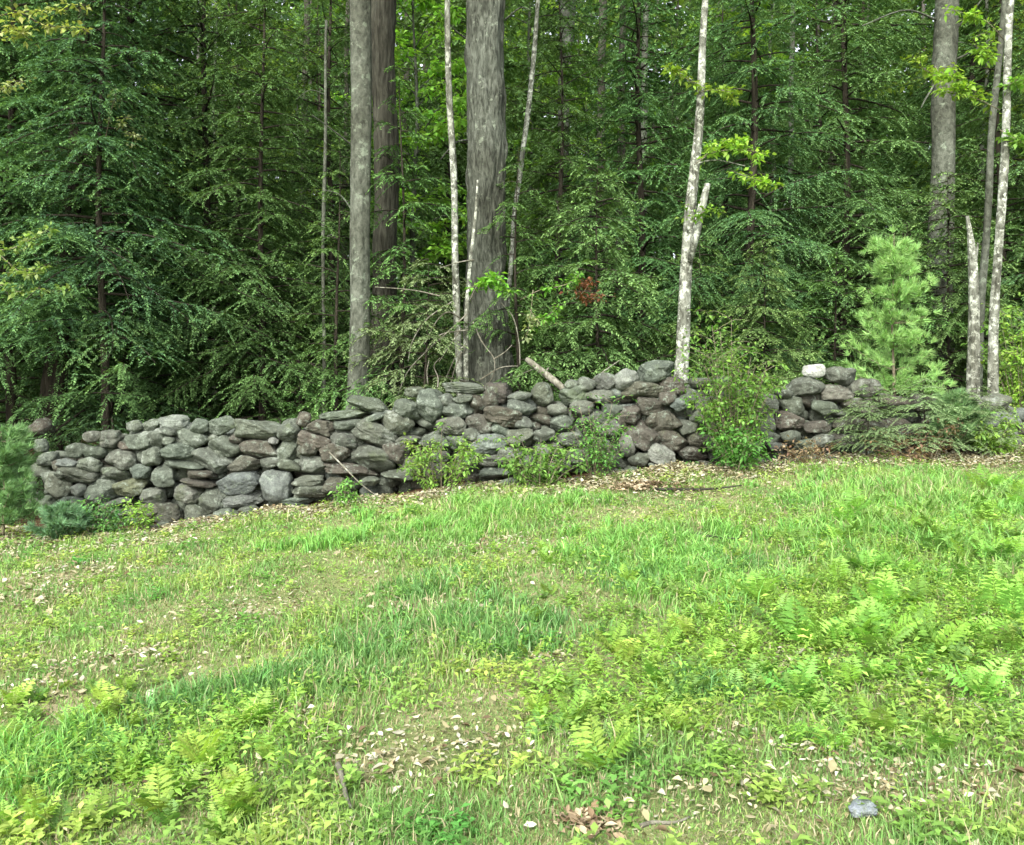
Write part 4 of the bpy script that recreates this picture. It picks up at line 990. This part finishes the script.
    pr = np.array([.22, .25, .13, .08, .14, .18]); c = pal[r.choice(6, n, p=pr)] * r.lognormal(0, .2, (n, 1))
    L = np.clip(.026 * r.lognormal(0, .38, n), .010, .06) * (1 + .06 * np.clip(y - 4, 0, 8))
    dead_leaf(b, r, p, d, sd, L, c)
    o = b.build('leaf_litter', M_LITTER); tag(o, 'pale and brown dead leaves strewn along the wall foot and in the grass', 'leaf litter', kind='stuff')


make_grass()


# ------------------------------------------------------------------ ferns
def fern_geo(seed, n, L, col, arch=.38, wide=.36):
    r = R(seed); b = MB(); Z = np.array([0, 0, 1.])
    for k in range(n):
        a = TAU * k / n + r.normal() * .55; l = L * r.uniform(.45, 1.2); d = np.array([math.cos(a), math.sin(a), 0]); s = np.array([-d[1], d[0], 0])
        el = r.uniform(.9, 1.5); m = 13; t = np.linspace(.0, 1, m)
        tw = r.normal() * .15
        P = d * (l * t * math.cos(el) + arch * l * .45 * t ** 2)[:, None] + Z * (l * t * math.sin(el) - arch * l * .55 * t ** 2.2)[:, None] + s * (tw * l * t ** 2)[:, None]
        c0 = np.asarray(col) * r.lognormal(0, .2) * (1 + .05 * r.normal(size=3))
        b.tube(P, np.linspace(.0035, .001, m), 4, c0 * np.array([.9, .8, .7]))
        tan = nrm(np.gradient(P, axis=0)); i = np.arange(3, m)
        ft = t[i]; pl = l * wide * np.sin(np.pi * np.clip((ft - .08) / .98, .03, .97) ** .75) ** .9 * r.uniform(.85, 1.1, len(i))
        for sg in (1, -1):
            dd = nrm(s * sg + tan[i] * .55 - Z * .12 + r.normal(0, .08, (len(i), 3)))
            nn = nrm(np.cross(tan[i], dd))
            # each leaflet of two halves, so that it is lobed rather than a plain diamond
            q = kites(P[i], dd, np.cross(nn, dd), pl, l * .050 + pl * .06, .12, .4, .15)
            b.quads(q, c0 * r.lognormal(0, .1, (len(i), 1)))
            for fr in (.35, .6):
                o = P[i] + dd * (pl * fr)[:, None]
                for s2 in (1, -1):
                    d3 = nrm(dd * .7 + np.cross(nn, dd) * s2)
                    b.quads(kites(o, d3, np.cross(nn, d3), pl * .20 * (1.15 - fr), pl * .085, .05, .5, .1), c0 * r.lognormal(0, .1, (len(i), 1)))
    return b.mesh('fern', M_FERN)


FERN = {'yel': [fern_geo(701, 7, .27, (.235, .375, .07)), fern_geo(702, 5, .24, (.22, .36, .065)), fern_geo(703, 9, .29, (.20, .35, .065))],
        'bri': [fern_geo(711, 8, .30, (.17, .35, .06), .4), fern_geo(712, 6, .27, (.19, .365, .065), .35), fern_geo(713, 10, .33, (.165, .34, .06), .4)],
        'grn': [fern_geo(721, 7, .24, (.16, .30, .075)), fern_geo(722, 6, .21, (.18, .32, .08))]}
NF = [0]


def fern(kind, px, py, sc, label, group):
    x, y = on_ground(px, py); k = NF[0]; NF[0] += 1; r = R(900 + k)
    o = link('fern', FERN[kind][k % len(FERN[kind])]); o.location = (x, y, float(ground_z(x, y)) - .01)
    o.rotation_euler = (r.normal() * .12, r.normal() * .12, r.uniform(0, TAU)); o.scale = (sc,) * 3
    tag(o, label, 'fern', group)


G1 = 'yellow-green ferns at the lower left'
for px, py, s, lab in [(205, 775, .9, 'largest yellow-green fern at the lower left, right of the dark grass tuft'), (160, 815, .85, 'yellow-green fern at the bottom edge, lower left'), (250, 730, .8, 'yellow-green fern above the whitish dead leaves, lower left'),
                       (120, 760, .6, 'small yellow-green fern on the edge of the dark grass tuft, lower left'), (235, 815, .7, 'fern tight against the bottom edge, right of the lower left group'), (15, 750, .6, 'fern cut by the left border in the lower left'),
                       (95, 725, .6, 'green fern frond standing behind the dark grass tuft, lower left'), (60, 690, .45, 'small pale fern near the left border, above the dark grass tuft')]:
    fern('yel', px, py, s * .95, lab, G1)
G2 = 'yellow-green ferns in the middle of the meadow'
for px, py, s, lab in [(600, 770, .85, 'brightest fern of the middle, nearest to the bottom edge'), (575, 730, .75, 'yellow-green fern left of the middle fern group'), (640, 725, .8, 'broad yellow-green fern in the centre of the middle group'), (660, 690, .7, 'fern of the middle group beside the dark plant'),
                       (620, 665, .7, 'fern at the top of the middle group'), (700, 740, .65, 'fern at the right of the middle group'), (560, 690, .55, 'small fern at the left of the middle group'), (680, 640, .65, 'fern behind the middle group, below the bright long grass')]:
    fern('yel', px, py, s * .95, lab, G2)
G3 = 'ferns across the right half of the meadow'
r_ = R(44)
for px, py, s, lab in [(940, 660, 1.0, 'big rounded feathery fern at the right of the meadow'), (760, 605, .8, 'fern left of the right-hand fern bank'), (820, 640, .75, 'light fern left of the big rounded fern'), (850, 690, .7, 'fern below left of the big rounded fern'),
                       (800, 700, .65, 'low fern amid grass, right of the middle group'), (870, 620, .8, 'fern just above left of the big rounded fern'), (760, 690, .6, 'pale low fern right of the dark plant'), (980, 700, .7, 'fern below right of the big rounded fern'), (1010, 740, .6, 'fern at the right border, lowest of the right-hand ones'), (830, 735, .5, 'small fern with pale leaves beside it, lower right'),
                       (900, 720, .5, 'little fern beneath the big rounded fern')]:
    fern('bri' if s > .6 else 'grn', px, py, s * .95, lab, G3)
for k in range(105):
    t = r_.uniform(); px = 770 + 280 * r_.uniform() ** .8; py = 482 + 190 * r_.uniform() + (1000 - min(px, 1000)) * .12
    fern(('bri', 'bri', 'grn')[k % 3], px, py, r_.uniform(.55, 1.0), 'bright green fern in the crowded fern bank at the right border', 'ferns of the fern bank at the right')
for px, py, s, lab in [(690, 695, .7, 'dark green plant amid the yellow-green middle ferns'), (690, 655, .5, 'small dark green fern above the dark plant')]:
    fern('grn', px, py, s, lab, 'dark ferns in the middle of the meadow')
for k in range(95):
    px, py = r_.uniform(530, 960), r_.uniform(555, 760)
    fern('yel' if k % 2 else 'grn', px, py, r_.uniform(.4, .65), 'small low fern sprout amid the meadow grass, right of centre', 'small fern sprouts in the meadow')
for k in range(42):
    px, py = r_.uniform(5, 310), r_.uniform(680, 838)
    fern('yel' if k % 3 else 'grn', px, py, r_.uniform(.38, .6), 'small low fern sprout amid the grass at the lower left', 'small fern sprouts at the lower left')

# ------------------------------------------------------------------ small things in the grass
def meadow_rock():
    x, y = on_ground(862, 818); v, f = stone_geo(5151, 5, .10, .09, .07, .1, 2.8)
    b = MB(); b.raw(v, None, f, np.array((.22, .25, .27))); o = b.build('rock', M_STONE, None, True); o.location = (x, y, float(ground_z(x, y)) + .03)
    tag(o, 'small blue-grey rock in the grass at the bottom right', 'rock')


meadow_rock()


def leaf_heap(px, py, w, h, seed, label, pal):
    r = R(seed); x, y = on_ground(px, py); b = MB(); n = int(170 + 500 * (w > .3))
    u = r.normal(0, .4, (n, 2)); p = np.stack([u[:, 0] * w, u[:, 1] * w * .6, h * np.exp(-2 * (u ** 2).sum(1)) * r.uniform(.3, 1, n)], 1)
    a = r.uniform(0, TAU, n); d = np.stack([np.cos(a), np.sin(a), r.normal(0, .4, n)], 1); sd = np.stack([-np.sin(a), np.cos(a), r.normal(0, .4, n)], 1); L = r.uniform(.02, .05, n) + .02 * (w > .3)
    dead_leaf(b, r, p, d, sd, L, np.array(pal)[r.integers(0, len(pal), n)] * r.lognormal(0, .25, (n, 1)))
    o = b.build('leaf_heap', M_LITTER); o.location = (x, y, float(ground_z(x, y)) + .005); tag(o, label, 'leaf heap', kind='stuff')


leaf_heap(588, 822, .17, .02, 61, 'reddish brown clump of dead leaves near the bottom edge', [(.22, .165, .10), (.29, .23, .15), (.13, .09, .05)])
0 and leaf_heap(460, 742, .14, .03, 62, '', [(.3, .22, .13), (.38, .3, .19), (.2, .15, .08)])
leaf_heap(650, 488, .5, .06, 63, 'brown drift of dead leaves at the wall foot below the dark stones', [(.22, .17, .10), (.30, .25, .16), (.13, .095, .055)])
leaf_heap(800, 455, .5, .08, 64, 'brown heap of dead twigs and leaves below the hole in the wall', [(.2, .145, .085), (.28, .22, .14), (.12, .08, .045)])

# ------------------------------------------------------------------ far woods, one mass
def far_woods():
    r = R(808); b = MB(); n = 270000
    nc = 1700; cx = r.uniform(-44, 44, nc); cy = r.uniform(44, 62, nc); cz = r.uniform(0, 1, nc) ** .9 * 29; cs = r.uniform(.7, 1.7, nc)
    cc = np.array([(.05, .10, .03), (.10, .17, .03), (.035, .075, .03), (.14, .22, .04)])[r.choice(4, nc, p=[.35, .25, .3, .1])]
    k = r.integers(0, nc, n); p = np.stack([cx[k], cy[k], cz[k] + 1.0], 1) + r.normal(0, 1, (n, 3)) * cs[k][:, None] * np.array([1, 1, .55])
    d = nrm(r.normal(size=(n, 3)) * np.array([1, 1, .5]) - np.array([0, 0, .2])); sd = nrm(np.cross(d, r.normal(size=(n, 3)))); L = r.uniform(.32, .66, n)
    b.quads(kites(p, d, sd, L, L * .55, .2), cc[k] * r.lognormal(0, .25, (n, 1)))
    for i in range(110):
        x, y = r.uniform(-44, 44), r.uniform(42, 60); z = float(ground_z(x, y))
        b.tube(np.array([[x, y, z - .1], [x + r.normal() * .1, y, z + 9], [x + r.normal() * .3, y, z + 27]]), [r.uniform(.1, .2), .12, .05], 7, (.09, .08, .07))
    o = b.build('far_woods', M_LEAF); tag(o, 'far mass of woodland foliage closing the view between the trunks', 'woods', kind='stuff')


far_woods()

# ------------------------------------------------------------------ light, sky, camera
S = bpy.context.scene
EL, AZ = math.radians(41), math.radians(198)          # azimuth measured clockwise from +Y: behind the viewer, a little left
w = bpy.data.worlds.new('World'); S.world = w; w.use_nodes = True
nt = w.node_tree; bg = nt.nodes['Background']
sky = nt.nodes.new('ShaderNodeTexSky'); sky.sky_type = 'NISHITA'; sky.sun_disc = False; sky.sun_elevation = EL; sky.sun_rotation = AZ
sky.air_density = 1.0; sky.dust_density = 3.0; sky.ozone_density = 1.0
hz = nt.nodes.new('ShaderNodeHueSaturation'); hz.inputs['Saturation'].default_value = .3; hz.inputs['Value'].default_value = 1.2   # a thin veil of cloud
nt.links.new(sky.outputs[0], hz.inputs['Color']); nt.links.new(hz.outputs[0], bg.inputs[0]); bg.inputs[1].default_value = .15
sl = bpy.data.lights.new('sun', 'SUN'); sl.energy = 1.9; sl.angle = math.radians(14); sl.color = (1, .97, .92)
so = bpy.data.objects.new('sun', sl); C.objects.link(so)
sd = Vector((math.sin(AZ) * math.cos(EL), math.cos(AZ) * math.cos(EL), math.sin(EL)))
so.rotation_euler = sd.to_track_quat('Z', 'Y').to_euler(); so.location = (0, -5, 30)

cam = bpy.data.cameras.new('camera'); co = bpy.data.objects.new('camera', cam); C.objects.link(co)
co.location = (0, 0, CAMZ); co.rotation_euler = (math.pi / 2, 0, 0)
cam.sensor_width = 36; cam.lens = 36 * F / 1024; cam.shift_y = -(422.5 - HY) / 1024; cam.clip_end = 600; cam.clip_start = .05
S.camera = co
S.view_settings.view_transform = 'Standard'; S.view_settings.look = 'None'; S.view_settings.gamma = 1; S.view_settings.exposure = 1.56
S.render.engine = 'CYCLES'
S.cycles.max_bounces = 4; S.cycles.diffuse_bounces = 3; S.cycles.glossy_bounces = 1; S.cycles.transmission_bounces = 3
S.cycles.use_denoising = True; S.cycles.use_adaptive_sampling = True; S.cycles.adaptive_threshold = .02
try: S.cycles.denoiser = 'OPENIMAGEDENOISE'
except Exception: pass
S.cycles.sample_clamp_indirect = 4
